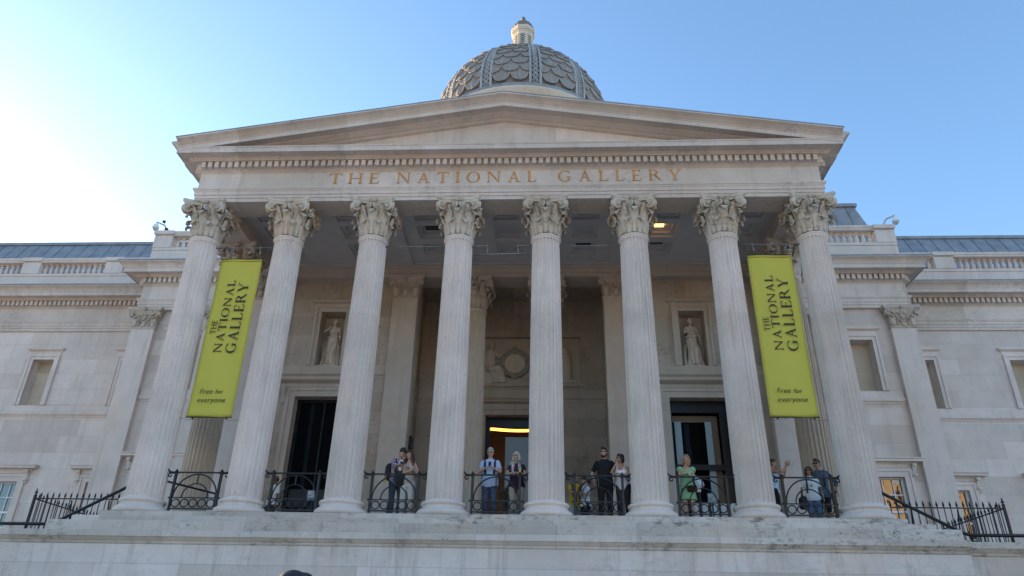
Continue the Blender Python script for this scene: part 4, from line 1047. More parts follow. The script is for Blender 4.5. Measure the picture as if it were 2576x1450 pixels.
# ================================================================== barriers and signs by the doors
def arrow(m, x, y, z, s, mat):
    for a, b in (((-.30, .25), (.30, -.15)), ((.30, -.15), (-.05, -.22)), ((-.30, .25), (.1, .25)), ((-.30, .25), (-.22, -.1))):
        m.tube([(x+a[0]*s, y, z+a[1]*s), (x+b[0]*s, y, z+b[1]*s)], .05*s, 5, mat)
def sign_stand(x, y, zc, label):
    t = thing('sign_stand', label, 'sign', (x, y, 0)); m = MB(); m.lathe([(.0, .03), (.17, .03), (.18, .0)], 20); m.tube([(0, 0, .02), (0, 0, zc-.14)], .022, 8); m.build('post', M_iron, t)
    m = MB(); m.box(-.11, .11, -.012, .012, zc-.13, zc+.14, bev=.004); m.build('panel', M_signp, t)
    m = MB(); arrow(m, 0, -.016, zc+.02, .26, 0); m.build('arrow', M_white, t)
M_signp = plain('sign_grey', (.34, .40, .42), .5, 0, .05)
sign_stand(-5.24, 1.5, .83, 'small grey arrow sign on a post before the left dark doorway'); sign_stand(5.79, 1.5, .86, 'small grey arrow sign on a post behind the green dress woman')
t = thing('bag_post', 'black post topped with a white plastic bag beside the green dress woman', 'post', (5.28, .62, 0))
m = MB(); m.tube([(0, 0, 0), (0, 0, .92)], .036, 8); m.lathe([(.16, 0), (.15, .03), (.03, .05)], 16); m.build('pole', M_iron, t)
m = MB(); m.box(-.05, .05, -.05, .05, .84, .96, bev=.01); m.build('socket', M_white, t)
m = MB(); m.loft([[(-.09*s_+dx, -.06*s_, z), (.12*s_+dx, -.07*s_, z), (.13*s_+dx, .06*s_, z), (-.08*s_+dx, .07*s_, z)] for z, s_, dx in ((.95, .7, .0), (1.02, 1.1, .02), (1.12, .95, .0), (1.22, .5, -.04), (1.28, .25, -.07))], 0, True)
m.build('bag', plain('white_plastic', (.62, .68, .76), .35, 0, .15, 14), t)
t = thing('ticket_desk', 'low pale panelled desk inside the right doorway behind black barrier posts', 'desk', (6.15, 3.0, 0)); m = MB()
for x in (-.62, -.36, -.10, .17, .42): m.box(x, x+.19, -.02, .02, .1, 1.02)
m.build('panel', M_white, t); m = MB()
for x in (-.40, -.14, .13, .39): m.box(x, x+.05, -.03, .03, 0, 1.12)
m.build('barrier_post', M_iron, t)

# ================================================================== building across the square (seen mirrored in the right-hand panes)
t = thing('stone_office_block', 'sunlit sandstone office block across the square, mirrored in right window panes', 'building', (45, -70, -4.75))
M_far = stone('sandstone', (.50, .40, .27), (1.5, .6), streak=.2, warm=.3)
m = MB(); m.box(-26, 26, -14, 0, 0, 26); m.box(-27, 27, -15, .6, 25.2, 26.2); m.box(-26.3, 26.3, -14.3, .3, 7.5, 8.1); m.build('wall', M_far, t)
m = MB()
for fl in range(5):
    for i in range(13): x = -23.5+i*3.9; m.box(x-.75, x+.75, .02, .06, 2.2+fl*4.7, 5.0+fl*4.7); 
wn_ = m.build('window', M_dark, t); wn_['kind'] = 'stuff'

# ================================================================== statues and people
def PX(x): return x*.98+.035
def ik(a, b, l1, l2, pole):
    a, b, pole = Vector(a), Vector(b), Vector(pole); d = b-a; L = min(d.length, (l1+l2)*.995); u = d.normalized(); b = a+u*L
    k = (l1*l1-l2*l2+L*L)/(2*L); h = math.sqrt(max(1e-6, l1*l1-k*k)); n = pole-a; n = (n-u*n.dot(u)); n = n.normalized() if n.length > 1e-5 else Vector((0, 1, 0))
    return a+u*k+n*h, b
def ell(c, rx, ry, M=None, n=20, sq=2.3):
    out = []
    for i in range(n):
        a = 2*PI*i/n; ca, sa = math.cos(a), math.sin(a)
        p = Vector((rx*math.copysign(abs(ca)**(2/sq), ca), ry*math.copysign(abs(sa)**(2/sq), sa), 0)); out.append(Vector(c)+(M @ p if M else p))
    return out
TORSO = {'m': [(.80, .150, .105, 0), (.88, .172, .122, 0), (.96, .170, .120, 0), (1.06, .160, .112, 0), (1.18, .166, .116, -.005), (1.29, .186, .122, -.008), (1.37, .190, .108, 0), (1.425, .150, .085, .008), (1.465, .085, .068, .012), (1.50, .062, .062, .012)],
         'f': [(.80, .155, .110, .005), (.88, .178, .125, .008), (.96, .168, .118, .005), (1.06, .138, .098, 0), (1.15, .140, .102, -.004), (1.26, .160, .128, -.022), (1.34, .164, .104, -.004), (1.405, .135, .078, .008), (1.45, .072, .060, .012), (1.49, .054, .055, .012)]}
SKIN = {}
def skin(c):
    if c not in SKIN: SKIN[c] = plain('skin_tone', {'light': (.50, .30, .215), 'tan': (.40, .215, .135), 'dark': (.16, .075, .045)}[c], .55, 0, .08, 25)
    return SKIN[c]
def cloth(name, col, var=.12, kind=None):
    m = plain(name, col, .88, 0, var, 14, .35, .2)
    if kind in ('plaid', 'scarf'):
        nt = m.node_tree; b = nt.nodes['Principled BSDF']; pos = nt.nodes.new('ShaderNodeNewGeometry').outputs['Position']
        if kind == 'plaid':
            c = None
            for ax, sc_ in ((0, 34.0), (2, 34.0), (1, 34.0)):
                wv = nt.nodes.new('ShaderNodeTexWave'); wv.bands_direction = 'XYZ'[ax]; wv.inputs['Scale'].default_value = sc_/6.28; wv.inputs['Distortion'].default_value = .6; nt.links.new(pos, wv.inputs['Vector'])
                f = ramp(nt, wv.outputs[1], [(.55, 0), (.75, .75)])
                c = mixc(nt, f, c if c is not None else col, (.16, .05, .10) if ax != 1 else (.20, .16, .22))
        else:
            v = nt.nodes.new('ShaderNodeTexVoronoi'); v.inputs['Scale'].default_value = 15; nt.links.new(pos, v.inputs['Vector'])
            hs = nt.nodes.new('ShaderNodeHueSaturation'); hs.inputs['Saturation'].default_value = .9; hs.inputs['Value'].default_value = .62; nt.links.new(v.outputs['Color'], hs.inputs['Color']); c = hs.outputs[0]
        nt.links.new(c, b.inputs['Base Color'])
    return m
HAIR = {}
def hairm(c):
    if c not in HAIR: HAIR[c] = plain('hair_'+c, {'dark': (.014, .011, .010), 'brown': (.05, .028, .017), 'grey': (.36, .355, .35), 'silver': (.46, .43, .38), 'blonde': (.30, .19, .10)}[c], .5, 0, .45, 30, .4)
    return HAIR[c]
M_black = plain('black_fabric', (.018, .018, .022), .8, 0, .3, 12)
M_phone = plain('phone_black', (.012, .012, .014), .25)
M_eye = plain('eye_dark', (.03, .02, .015), .3)
M_lip = plain('lip_red', (.32, .10, .085), .5)
M_shoe = plain('shoe', (.03, .028, .028), .6)
M_shoew = plain('shoe_white', (.55, .54, .52), .6)

def person(label, x, y, h, yaw=0.0, sex='m', lean=0.0, side=0.0, twist=0.0, head=(0, 0, 0), arms=None, feet=.11, stride=0.0, skn='light', hair=('short', 'dark'),
           top=None, sleeve=.55, hem=.86, bottom=None, leg_to=.06, flare=1.0, dress=None, shoes=None, glasses=None, beard=False, scarf=None, fat=1.0, z=0.0, extras=None, group='visitors on the portico', name='person', stone_mat=None, crouch=0.0, straps=None):
    if z == 0: x, h = PX(x), h*.968
    s = h/1.75
    t = thing(name, label, 'statue' if stone_mat else 'person', (x, y, z), yaw, None if stone_mat else group)
    PV = Vector((0, 0, .95-crouch))
    MT = Matrix.Translation(PV) @ Matrix.Rotation(twist, 4, 'Z') @ Matrix.Rotation(lean, 4, 'X') @ Matrix.Rotation(side, 4, 'Y') @ Matrix.Translation(-Vector((0, 0, .95)))
    # forward lean is towards -y: rotation about +x by +a sends +z to -y
    R3 = MT.to_3x3(); T = lambda p: MT @ Vector(p)
    prof = TORSO[sex]; shx = .172 if sex == 'm' else .155; shx *= .5+.5*fat
    def torso(mb, z0, z1, inf, flare_b=0.0):
        zs = [z0]+[p[0] for p in prof if z0 < p[0] < z1]+[z1]; rings = []
        for zz in zs:
            for a, b in zip(prof, prof[1:]):
                if a[0] <= zz <= b[0]:
                    k = (zz-a[0])/(b[0]-a[0]); v = [a[i]+(b[i]-a[i])*k for i in range(4)]; break
            else: v = prof[0] if zz < prof[0][0] else prof[-1]
            f = fat if zz < 1.3 else 1+(fat-1)*.4
            w_ = 1+flare_b*min(1, max(0, (1.0-zz))/.2)
            loc = zz
            M = R3 if zz > .9 else Matrix.Identity(3).lerp(R3, max(0, (zz-.78)/.12)) if False else R3
            rings.append(ell(T((0, v[3], loc)), (v[1]+inf)*f*w_, (v[2]+inf)*f*w_, R3))
        mb.loft(rings)
    hips = [Vector((sx*.092, 0, .90-crouch)) for sx in (-1, 1)]
    ank = [Vector((sx*feet, (stride if sx < 0 else -stride), .075)) for sx in (-1, 1)]
    knees = [ik(hips[i], ank[i], .42, .41, hips[i]+Vector((ank[i].x*.2, -2, -.4)))[0] for i in (0, 1)]
    def leg(mb, i, inf, to=.06, fl=1.0):
        hp, kn, an = hips[i], knees[i], ank[i]; pts = []; rs = []
        for k, r in ((-.12, .088), (.0, .092), (.25, .086), (.6, .068), (1.0, .056)): pts.append(hp+(kn-hp)*k); rs.append((r+inf)*(fat*.5+.5)*(.97 if sex == 'm' else 1.03))
        zt = an.z+0
        for k, r in ((.15, .056), (.3, .058), (.6, .047), (1.0, .036)):
            p = kn+(an-kn)*k; 
            if inf > 0 and p.z < to: p = kn+(an-kn)*((kn.z-to)/max(.01, kn.z-an.z)); pts.append(p); rs.append((r+inf)*fl if fl > 1 else r+inf); break
            pts.append(p); rs.append((r*(1+(fl-1)*(k if inf > 0 else 0)))+inf)
        mb.tube(pts, rs, 14)
    sh = [T((sx*shx, .005, 1.405 if sex == 'm' else 1.385)) for sx in (-1, 1)]
    arms = arms or {}; els, wrs = [], []
    for i, sx in enumerate((-1, 1)):
        a = arms.get('R' if i == 0 else 'L')
        tgt = Vector(a[0])/1.0 if a else T((sx*.27, -.03, .88)); pole = Vector(a[1]) if a and len(a) > 1 and a[1] else T((sx*.6, .5, 1.0))
        e, w_ = ik(sh[i], tgt, .285, .25, pole); els.append(e); wrs.append(w_)
    thin = .94 if sex == 'm' else .82
    def arm(mb, i, inf, frac):
        pts, rs = [], []
        inn = T(((-1 if i == 0 else 1)*shx*.72, .005, 1.385))
        pts.append(inn); rs.append((.052*thin+inf)); 
        L = [(0, .050), (.15, .051), (.3, .049), (.55, .045), (.85, .042), (1, .041)]
        for k, r in L:
            if k*.5 > frac: break
            pts.append(sh[i]+(els[i]-sh[i])*k); rs.append(r*thin+inf)
        if frac > .5:
            for k, r in ((.2, .043), (.5, .036), (.8, .029), (1, .026)):
                if .5+k*.5 > frac+.01: break
                pts.append(els[i]+(wrs[i]-els[i])*k); rs.append(r*thin+inf)
        elif frac < .5:
            pts.append(sh[i]+(els[i]-sh[i])*(frac*2)); rs.append(.049*thin+inf*1.2)
        mb.tube(pts, rs, 12)
    # ---- head frame
    nb = T((0, .012, 1.455 if sex == 'm' else 1.44)); hc0 = Vector((0, -.012, 1.632 if sex == 'm' else 1.615)); hp = T(hc0)
    hy, hpit, hr = head
    RH = (Matrix.Rotation(hy, 4, 'Z') @ Matrix.Rotation(hpit, 4, 'X') @ Matrix.Rotation(hr, 4, 'Y')).to_3x3()
    if abs(hpit) > .3: hp = hp+Vector((0, -.05*math.sin(hpit), -.04*abs(math.sin(hpit))))
    H = lambda p: hp+RH @ Vector(p)
    hs = 1.0 if sex == 'm' else .95
    body = MB(); torso(body, .80, 1.50, -.012)
    for i in (0, 1): leg(body, i, -.012 if bottom is not None and leg_to < .2 else -.002); arm(body, i, -.004, 1.0)
    body.tube([nb-Vector((0, 0, .04)), (nb+H((0, .02, -.06)))/2, H((0, .018, -.05))], [.058*thin+.006, .050*thin+.004, .052*thin+.004], 12)
    body.ball(H((0, .010, .025)), (.074*hs, .094*hs, .092*hs), 18, 12, M=RH)
    body.ball(H((0, -.022, -.045)), (.058*hs, .066*hs, .072*hs), 16, 10, M=RH)
    body.ball(H((0, -.048, -.088)), (.030, .028, .024), 10, 7, M=RH)
    body.tube([H((0, -.082, .02)), H((0, -.099, -.012)), H((0, -.104, -.026)), H((0, -.080, -.034))], [.010, .013, .016, .012], 8)
    for sx in (-1, 1):
        body.ball(H((sx*.075*hs, .012, -.008)), (.012, .022, .032), 8, 6, M=RH)
        body.ball(H((sx*.034, -.070, -.024)), (.026, .022, .024), 8, 6, M=RH)
    bx_ = []
    for i, sx in enumerate((-1, 1)):
        dr = (wrs[i]-els[i]).normalized(); a = arms.get('R' if i == 0 else 'L')
        if a and len(a) > 2 and a[2]: dr = Vector(a[2]).normalized()
        curl = a[3] if a and len(a) > 3 else .5
        pn = a[4] if a and len(a) > 4 else (Vector((-sx, 0, 0)) if abs(dr.x) < .8 else Vector((0, 0, -1)))
        pn = Vector(pn); pn = (pn-dr*pn.dot(dr)).normalized(); sd = dr.cross(pn)*(1 if sx > 0 else -1)   # thumb side
        if sd.dot(Vector((0, -1, .6))) < 0: sd = -sd
        w_ = wrs[i]; pc = w_+dr*.045
        body.loft([ell(w_+dr*k, .016+b_, .011, Matrix((pn.cross(dr) if False else sd, pn, dr)).transposed(), 10) for k, b_ in ((-.02, .008), (.01, .012), (.05, .024), (.085, .024), (.095, .018))])
        bx_.append((w_, dr, pn, sd, curl))
    feet_m = MB()
    for i in (0, 1):
        a = ank[i]; sx = -1 if i == 0 else 1; o = Vector((a.x+sx*.01, a.y, 0))
        feet_m.loft([ell(o+Vector((0, yy, zz)), rx, rz_, Matrix(((1, 0, 0), (0, 0, 1), (0, 1, 0))), 12) for yy, zz, rx, rz_ in ((.07, .035, .028, .033), (.04, .045, .036, .045), (-.02, .045, .038, .045), (-.09, .032, .044, .032), (-.15, .025, .042, .025), (-.18, .02, .026, .018))])
        if stone_mat or shoes == 'bare': body.join(feet_m)
    vox = .012
    if stone_mat:
        body.tube([T((0, 0, 1.0)), T((0, 0, .9))], [.1, .1], 8)
        for e_ in extras or []: e_(body, T)
        bm_ = remesh(body, .013, 2); bm_.materials.append(stone_mat); bm_.transform(Matrix.Scale(s, 4)); link('figure', bm_, t); return t
    bm_ = remesh(body, vox, 2)
    bmb = from_mesh(bm_); bpy.data.meshes.remove(bm_)
    for w_, dr, pn, sd, curl in bx_:                     # five fingers each, bent by the curl
        for k, (off_, ln, r_) in enumerate(((.021, .072, .0082), (.007, .080, .0086), (-.008, .074, .0084), (-.021, .060, .0074))):
            p = w_+dr*.088+sd*off_; a_ = 0.0; pts = [p-dr*.015]
            pts.append(p); d_ = dr
            for seg, f_ in ((.45, .7), (.32, 1.1), (.23, .9)):
                a_ += curl*f_; d_ = dr*math.cos(a_)+pn*math.sin(a_); p = p+d_*ln*seg; pts.append(p)
            bmb.tube(pts, [r_, r_, r_*.96, r_*.88, r_*.72], 7)
        p = w_+dr*.025+sd*.026; d0 = (dr*.65+sd*.75).normalized(); d1 = (dr*.95+sd*.15+pn*curl*.5).normalized()
        bmb.tube([p-d0*.012, p, p+d0*.030, p+d0*.030+d1*.026, p+d0*.030+d1*.046], [.011, .0115, .0105, .0095, .0075], 7)
    for sx in (-1, 1):
        bmb.ball(H((sx*.031, -.083, .012)), (.0125, .007, .0065), 8, 6, 1, RH); bmb.tube([H((sx*.016, -.090, .031)), H((sx*.032, -.090, .036)), H((sx*.048, -.079, .031))], [.004, .005, .003], 5, 3)
    bmb.tube([H((-.024, -.083, -.060)), H((0, -.092, -.057)), H((.024, -.083, -.060))], [.004, .0075, .004], 6, 2)
    mats = [skin(skn), M_eye, M_lip, hairm(hair[1])]
    me = bmb.mesh('body', mats); me.transform(Matrix.Scale(s, 4)); bo = link('body', me, t)
    def part(nm, mb_, mat, rm=None, sm=2):
        if rm: m_ = remesh(mb_, rm, sm); m_.materials.append(mat)
        else: m_ = mb_.mesh(nm, mat)
        m_.name = nm; m_.transform(Matrix.Scale(s, 4)); return link(nm, m_, t)
    if not shoes == 'bare': part('shoe', feet_m, M_shoew if shoes == 'white' else M_shoe, .010, 1)
    if bottom is not None:
        mb_ = MB(); torso(mb_, .80, 1.02, .010)
        for i in (0, 1): leg(mb_, i, .014, leg_to, flare)
        part('shorts' if leg_to > .3 else 'trousers', mb_, bottom, .012, 1)
    if dress is not None:
        mb_ = MB(); torso(mb_, .86, 1.36, .014); rings = []
        for zz, rx, ry in ((.60, .235, .175), (.62, .232, .172), (.75, .215, .155), (.88, .195, .140), (.98, .18, .13)):
            rg = ell(Vector((0, .01, zz)), rx, ry, None, 32)
            rings.append([Vector((p.x*(1+.035*math.sin(j*PI/2)*(1 if zz < .7 else .3)), p.y*(1+.035*math.sin(j*PI/2)), p.z+(.012*math.sin(j*PI/1.6) if zz < .61 else 0))) for j, p in enumerate(rg)])
        mb_.loft(rings)
        for i in (0, 1):
            q0 = sh[i]; q1 = sh[i]+(els[i]-sh[i])*.42; mb_.tube([q0-(q1-q0)*.1, q0+(q1-q0)*.3, q0+(q1-q0)*.8, q1], [.07, .085, .078, .058], 12)
        part('dress', mb_, dress, .011, 1)
    if top is not None:
        mb_ = MB(); zt = 1.475 if sleeve > 0 else 1.33
        torso(mb_, hem, zt, .014, .07)
        if sleeve > 0:
            for i in (0, 1): arm(mb_, i, .011, sleeve)
        else:
            for i, sx in enumerate((-1, 1)): mb_.tube([T((sx*.085, -.118, 1.28)), T((sx*.095, -.08, 1.39)), T((sx*.092, .0, 1.425)), T((sx*.09, .08, 1.37)), T((sx*.08, .10, 1.28))], [.022, .017, .016, .017, .022], 8)
        part('shirt' if sleeve > 0 else 'vest_top', mb_, top, .011, 1)
    # ---- hair
    st, hcol = hair; hm = MB()
    if st != 'bald':
        hm.ball(H((0, .022, .040)), (.083*hs, .096*hs, .093*hs), 18, 12, M=RH)
        hm.ball(H((0, .045, -.005)), (.074*hs, .070*hs, .085*hs), 14, 9, M=RH)
        hm.ball(H((.01, -.045, .092)), (.058, .048, .032), 12, 8, M=RH)
    else:
        hm.ball(H((0, .040, .0)), (.078*hs, .068*hs, .06*hs), 14, 9, M=RH)
    if st == 'long':
        for sx in (-1, 1):
            hm.tube([H((sx*.055, -.03, .085)), H((sx*.083, -.005, .02)), H((sx*.09, .01, -.07)), T((sx*.105, -.045, 1.42)), T((sx*.11, -.075, 1.29)), T((sx*.10, -.085, 1.20))], [.026, .034, .040, .042, .036, .014], 10)
        hm.tube([H((0, .07, .03)), H((0, .085, -.08)), T((0, .09, 1.42)), T((0, .12, 1.28))], [.07, .08, .085, .04], 12, flat=.7)
    if st in ('bob', 'mid'):
        lo = -.10 if st == 'bob' else -.15
        for sx in (-1, 1): hm.tube([H((sx*.05, -.035, .088)), H((sx*.080, -.012, .03)), H((sx*.088, .0, -.05)), H((sx*.080, .01, lo))], [.026, .034, .040, .026], 10)
        hm.ball(H((0, .05, -.04)), (.082, .062, .09), 14, 9, M=RH)
    if st == 'tail':
        hm.tube([H((0, .10, .03)), H((0, .14, .01)), H((0, .155, -.07)), H((0, .14, -.15))], [.028, .034, .032, .012], 9)
    if st == 'quiff': hm.ball(H((0, -.05, .105)), (.055, .045, .035), 12, 8, M=RH)
    if beard:
        hm.ball(H((0, -.038, -.088)), (.055, .050, .040), 14, 9, M=RH)
        for sx in (-1, 1): hm.tube([H((sx*.072, .0, -.01)), H((sx*.066, -.02, -.06)), H((sx*.04, -.05, -.092))], [.012, .018, .02], 7)
    hm_ = remesh(hm, .009, 1); hm_.materials.append(hairm(hcol)); hm_.transform(Matrix.Scale(s, 4)); hm_.name = 'hair'
    if beard:
        hmb = MB()
    link('hair', hm_, t)
    if glasses:
        g_ = MB(); dark = glasses == 'sun'
        for sx in (-1, 1):
            if dark: g_.ball(H((sx*.034, -.092, .010)), (.030, .010, .022), 10, 7, 0, RH)
            else: g_.tube([H((sx*.034+.023*math.cos(q_), -.095, .010+.015*math.sin(q_))) for q_ in [2*PI*j/10 for j in range(11)]], .0032, 5)
            g_.tube([H((sx*.060, -.09, .014)), H((sx*.080, -.03, .014)), H((sx*.082, .02, .008))], .0042, 5)
        g_.tube([H((-.012, -.10, .014)), H((.012, -.10, .014))], .004, 5)
        if glasses == 'head':
            g_ = MB()
            for sx in (-1, 1): g_.ball(H((sx*.034, -.052, .118)), (.030, .014, .020), 10, 7, 0, RH)
        part('glasses', g_, M_phone)
    if scarf is not None:
        m_ = MB(); ring = []
        for i in range(13): a = 2*PI*i/12; ring.append(T((.085*math.sin(a), .01-.075*math.cos(a), 1.475+.012*math.sin(2*a))))
        m_.tube(ring, .038, 10)
        for sx, ln in ((-1, 1.18), (1, 1.10)): m_.tube([T((sx*.07, -.075, 1.46)), T((sx*.085, -.125, 1.36)), T((sx*.08, -.150, 1.25)), T((sx*.075, -.148, ln))], [.04, .048, .05, .045], 10, flat=.45)
        m_.tube([T((-.10, -.04, 1.47)), T((-.15, -.02, 1.43)), T((-.17, .03, 1.38))], [.04, .05, .03], 9)
        part('scarf', m_, scarf, .012, 1)
    if straps:
        m_ = MB()
        for sx in (-1, 1):
            m_.tube([T((sx*.10, -.145, 1.08)), T((sx*.118, -.150, 1.22)), T((sx*.12, -.128, 1.36)), T((sx*.11, -.03, 1.455)), T((sx*.10, .09, 1.40)), T((sx*.10, .14, 1.25))], .026, 8, flat=.4, up=(1, 0, 0))
        part('strap', m_, straps)
    for e_ in extras or []: e_(part, T, H, wrs, els)
    return t
def held_phone(x, y, z, yaw, label, tilt=-.6):
    x, z = PX(x), z*.968
    t = thing('phone', label, 'phone', (x, y, z), yaw); m = MB(); m.box(-.038, .038, -.005, .005, -.075, .075, bev=.003); o = m.build('case', M_phone, t); o.rotation_euler = (tilt, 0, 0); return t
def backpack(x, y, z, yaw, label, mat, sc_=1.0):
    x, z = PX(x), z*.968
    t = thing('backpack', label, 'backpack', (x, y, z), yaw, 'backpacks worn by the visitors'); m = MB()
    m.loft([ell((0, 0, zz), rx*sc_, ry*sc_, None, 20, 3.2) for zz, rx, ry in ((-.24, .10, .05), (-.22, .14, .085), (-.05, .155, .105), (.12, .145, .095), (.20, .11, .07), (.225, .06, .04))]); o = link('sack', remesh(m, .012, 2), t); o.data.materials.append(mat)
    m = MB(); m.loft([ell((0, .075*sc_, zz), rx*sc_, ry*sc_, None, 16, 3.2) for zz, rx, ry in ((-.20, .09, .03), (-.17, .11, .05), (-.06, .11, .05), (-.03, .08, .03))]); m.build('pocket', mat, t)
    m = MB(); m.tube([(-.04, -.03, .21), (-.03, -.03, .25), (.03, -.03, .25), (.04, -.03, .21)], .010, 6); m.build('handle', M_black, t); return t

U = lambda p, s: Vector(p)
RZ = 1.165                                                # rail top in building units
# 1 plaid shirt man bent over his phone
C_plaid = cloth('plaid_shirt', (.60, .52, .58), .08, 'plaid'); C_jean = cloth('denim', (.055, .085, .14), .25); C_jeand = cloth('dark_denim', (.040, .060, .085), .25); C_cream = cloth('cream_cotton', (.52, .53, .50))
C_white = cloth('white_cotton', (.72, .72, .74), .06); C_lblue = cloth('pale_blue_shirt', (.36, .46, .62), .1); C_plum = cloth('plum_top', (.045, .022, .040)); C_beige = cloth('beige_cotton', (.42, .35, .29)); C_blk = cloth('black_cotton', (.016, .017, .020), .25)
C_dkt = cloth('dark_trousers', (.028, .026, .024), .2); C_green = cloth('mint_fabric', (.25, .49, .27), .1); C_yel = cloth('mustard_cotton', (.50, .33, .035)); C_grey = cloth('grey_cotton', (.36, .38, .41)); C_olive = cloth('olive_cotton', (.085, .088, .070)); C_steel = cloth('blue_grey_cotton', (.085, .115, .155)); C_sky = cloth('sky_blue_cotton', (.40, .55, .74)); C_taupe = cloth('beige_knit', (.43, .39, .33)); C_scarf = cloth('bright_scarf', (.3, .3, .5), .1, 'scarf')
K_ = 1/.92                                                # metres to building units
def wp(o, px, py, pz):                                    # world target (building units) to person's own metres
    x, y, h, yaw, z = o; s = h/1.75; v = rotz(-yaw) @ Vector((px-x, py-y, pz-z)); return v/s
O = (-2.76, .52, 2.00, .12, 0)
person('person in a plaid shirt and flared dark jeans bending his head over a phone', *O[:3], yaw=.50, sex='m', lean=.30, head=(-.05, .85, .25), stride=.05,
       arms={'R': (wp((-2.76, .52, 2.0, .55, 0), -2.62, .28, 1.46), (-.9, -.2, 1.45), (.5, -.3, -.2), .7), 'L': (wp((-2.76, .52, 2.0, .55, 0), -2.58, .22, 1.44), None, (-.5, -.3, .1), .7)},
       hair=('quiff', 'dark'), top=C_plaid, sleeve=.93, hem=.84, bottom=C_jeand, flare=1.75, leg_to=.09, straps=M_black, extras=[lambda part, T, H, w_, e: (lambda m: (m.ball(T((0, -.12, 1.32)), (.075, .03, .14), 12, 8), part('undershirt', m, C_white)))(MB())])
held_phone(-2.60, .20, 1.50, .5, 'black phone held by the plaid shirt man', -.9)
backpack(-2.96, .58, 1.34, .75, 'dark backpack with a yellow tag on the plaid shirt man', M_black, 1.05)
t = thing('shoulder_bag', 'black bag hanging between the plaid shirt man and long haired woman', 'bag', (PX(-2.64), 0.36, 1.084)); m = MB(); m.loft([ell((.0, 0, zz), rx, ry, None, 18, 3) for zz, rx, ry in ((-.22, .10, .06), (-.18, .15, .09), (0, .17, .10), (.16, .15, .08), (.22, .09, .05))]); m.build('sack', M_black, t)
t2 = thing('yellow_tag', 'small lime yellow tag dangling from the dark backpack', 'tag', (PX(-3.06), 0.38, 1.026)); m = MB(); m.ball((0, 0, 0), (.055, .03, .05), 10, 7); m.tube([(0, 0, .04), (.02, .03, .14)], .006, 5); m.build('charm', M_banner, t2)
# 2 long haired woman
O = (-2.42, .40, 1.90, .0, 0)
person('person with long dark hair, beige vest and cream trousers, arms folded on the rail', *O[:3], yaw=-.15, sex='f', lean=.06, head=(-.45, -.06, 0), arms={'R': (wp((-2.42, .40, 1.9, -.15, 0), -2.30, .16, 1.29), (-.5, -.1, .9), (.8, -.25, .05), .5), 'L': (wp((-2.42, .40, 1.9, -.15, 0), -2.36, .20, 1.34), (.6, .1, .9), (-.8, -.3, .25), .6)},
       hair=('long', 'brown'), top=C_taupe, sleeve=0, hem=.90, bottom=C_cream, flare=1.35, leg_to=.09, shoes='white', extras=[lambda part, T, H, w_, e: (lambda m: (m.ball(T((0, -.075, 1.27)), (.13, .085, .055), 14, 8), part('bodice', m, C_blk)))(MB()),
       lambda part, T, H, w_, e: (lambda m: (m.torus(w_[0], .030, .007, 14, 6, 'z'), part('bracelet', m, C_white)))(MB())])
# 3 grey haired man with phone
O = (-.215, .42, 1.97, 0, 0); W_ = lambda a, b, c: wp((-.215, .42, 1.97, 0, 0), a, b, c)
person('person with grey hair and pale blue short sleeved shirt holding a phone at the rail', *O[:3], sex='m', fat=1.10, lean=.10, head=(-.12, .28, 0), arms={'R': (W_(-.285, .10, 1.375), (-.7, .1, .8), (.75, -.3, .25), .8), 'L': (W_(-.125, .10, 1.37), (.7, .1, .8), (-.75, -.3, .25), .8)},
       skn='light', hair=('short', 'grey'), glasses='clear', top=C_lblue, sleeve=.36, hem=.80, bottom=C_jean, straps=cloth('navy_webbing', (.02, .025, .06)))
held_phone(-.205, .075, 1.46, 0, 'black phone held by the grey haired man in pale blue', -.5)
backpack(-.215, .64, 1.45, 0, 'navy backpack behind the grey haired man in pale blue', cloth('navy_nylon', (.02, .025, .05)), 1.0)
# 4 woman with scarf
O = (.50, .46, 1.88, 0, 0); W_ = lambda a, b, c: wp((.50, .46, 1.88, 0, 0), a, b, c)
person('person with silver bob, bright patterned scarf and plum top, hands clasped on the rail', *O[:3], sex='f', fat=1.12, lean=.20, head=(-.40, -.08, 0), arms={'R': (W_(.435, .06, 1.235), (-.8, .1, .8), (.8, -.5, -.1), .7), 'L': (W_(.555, .05, 1.225), (.8, .1, .8), (-.8, -.45, -.1), .7)},
       hair=('bob', 'silver'), glasses='clear', top=C_plum, sleeve=.28, hem=.72, bottom=C_beige, scarf=C_scarf)
# 5 bending visitor behind
O = (.16, 1.75, 1.85, 0, 0)
person('person in olive shorts and shirt bending down beside the scarf woman', .20, 1.55, 1.85, yaw=2.4, sex='m', lean=.95, head=(0, .5, 0), arms={'R': ((-.12, -.55, .50), None, (0, -.2, -1), .4), 'L': ((.16, -.60, .52), None, (0, -.2, -1), .4)}, hair=('short', 'brown'), top=C_olive, sleeve=.4, bottom=C_olive, leg_to=.42, skn='tan')
backpack(.32, 1.20, 1.33, .3, 'white and grey backpack on the bending visitor', cloth('pale_nylon', (.48, .55, .57)), 1.05)
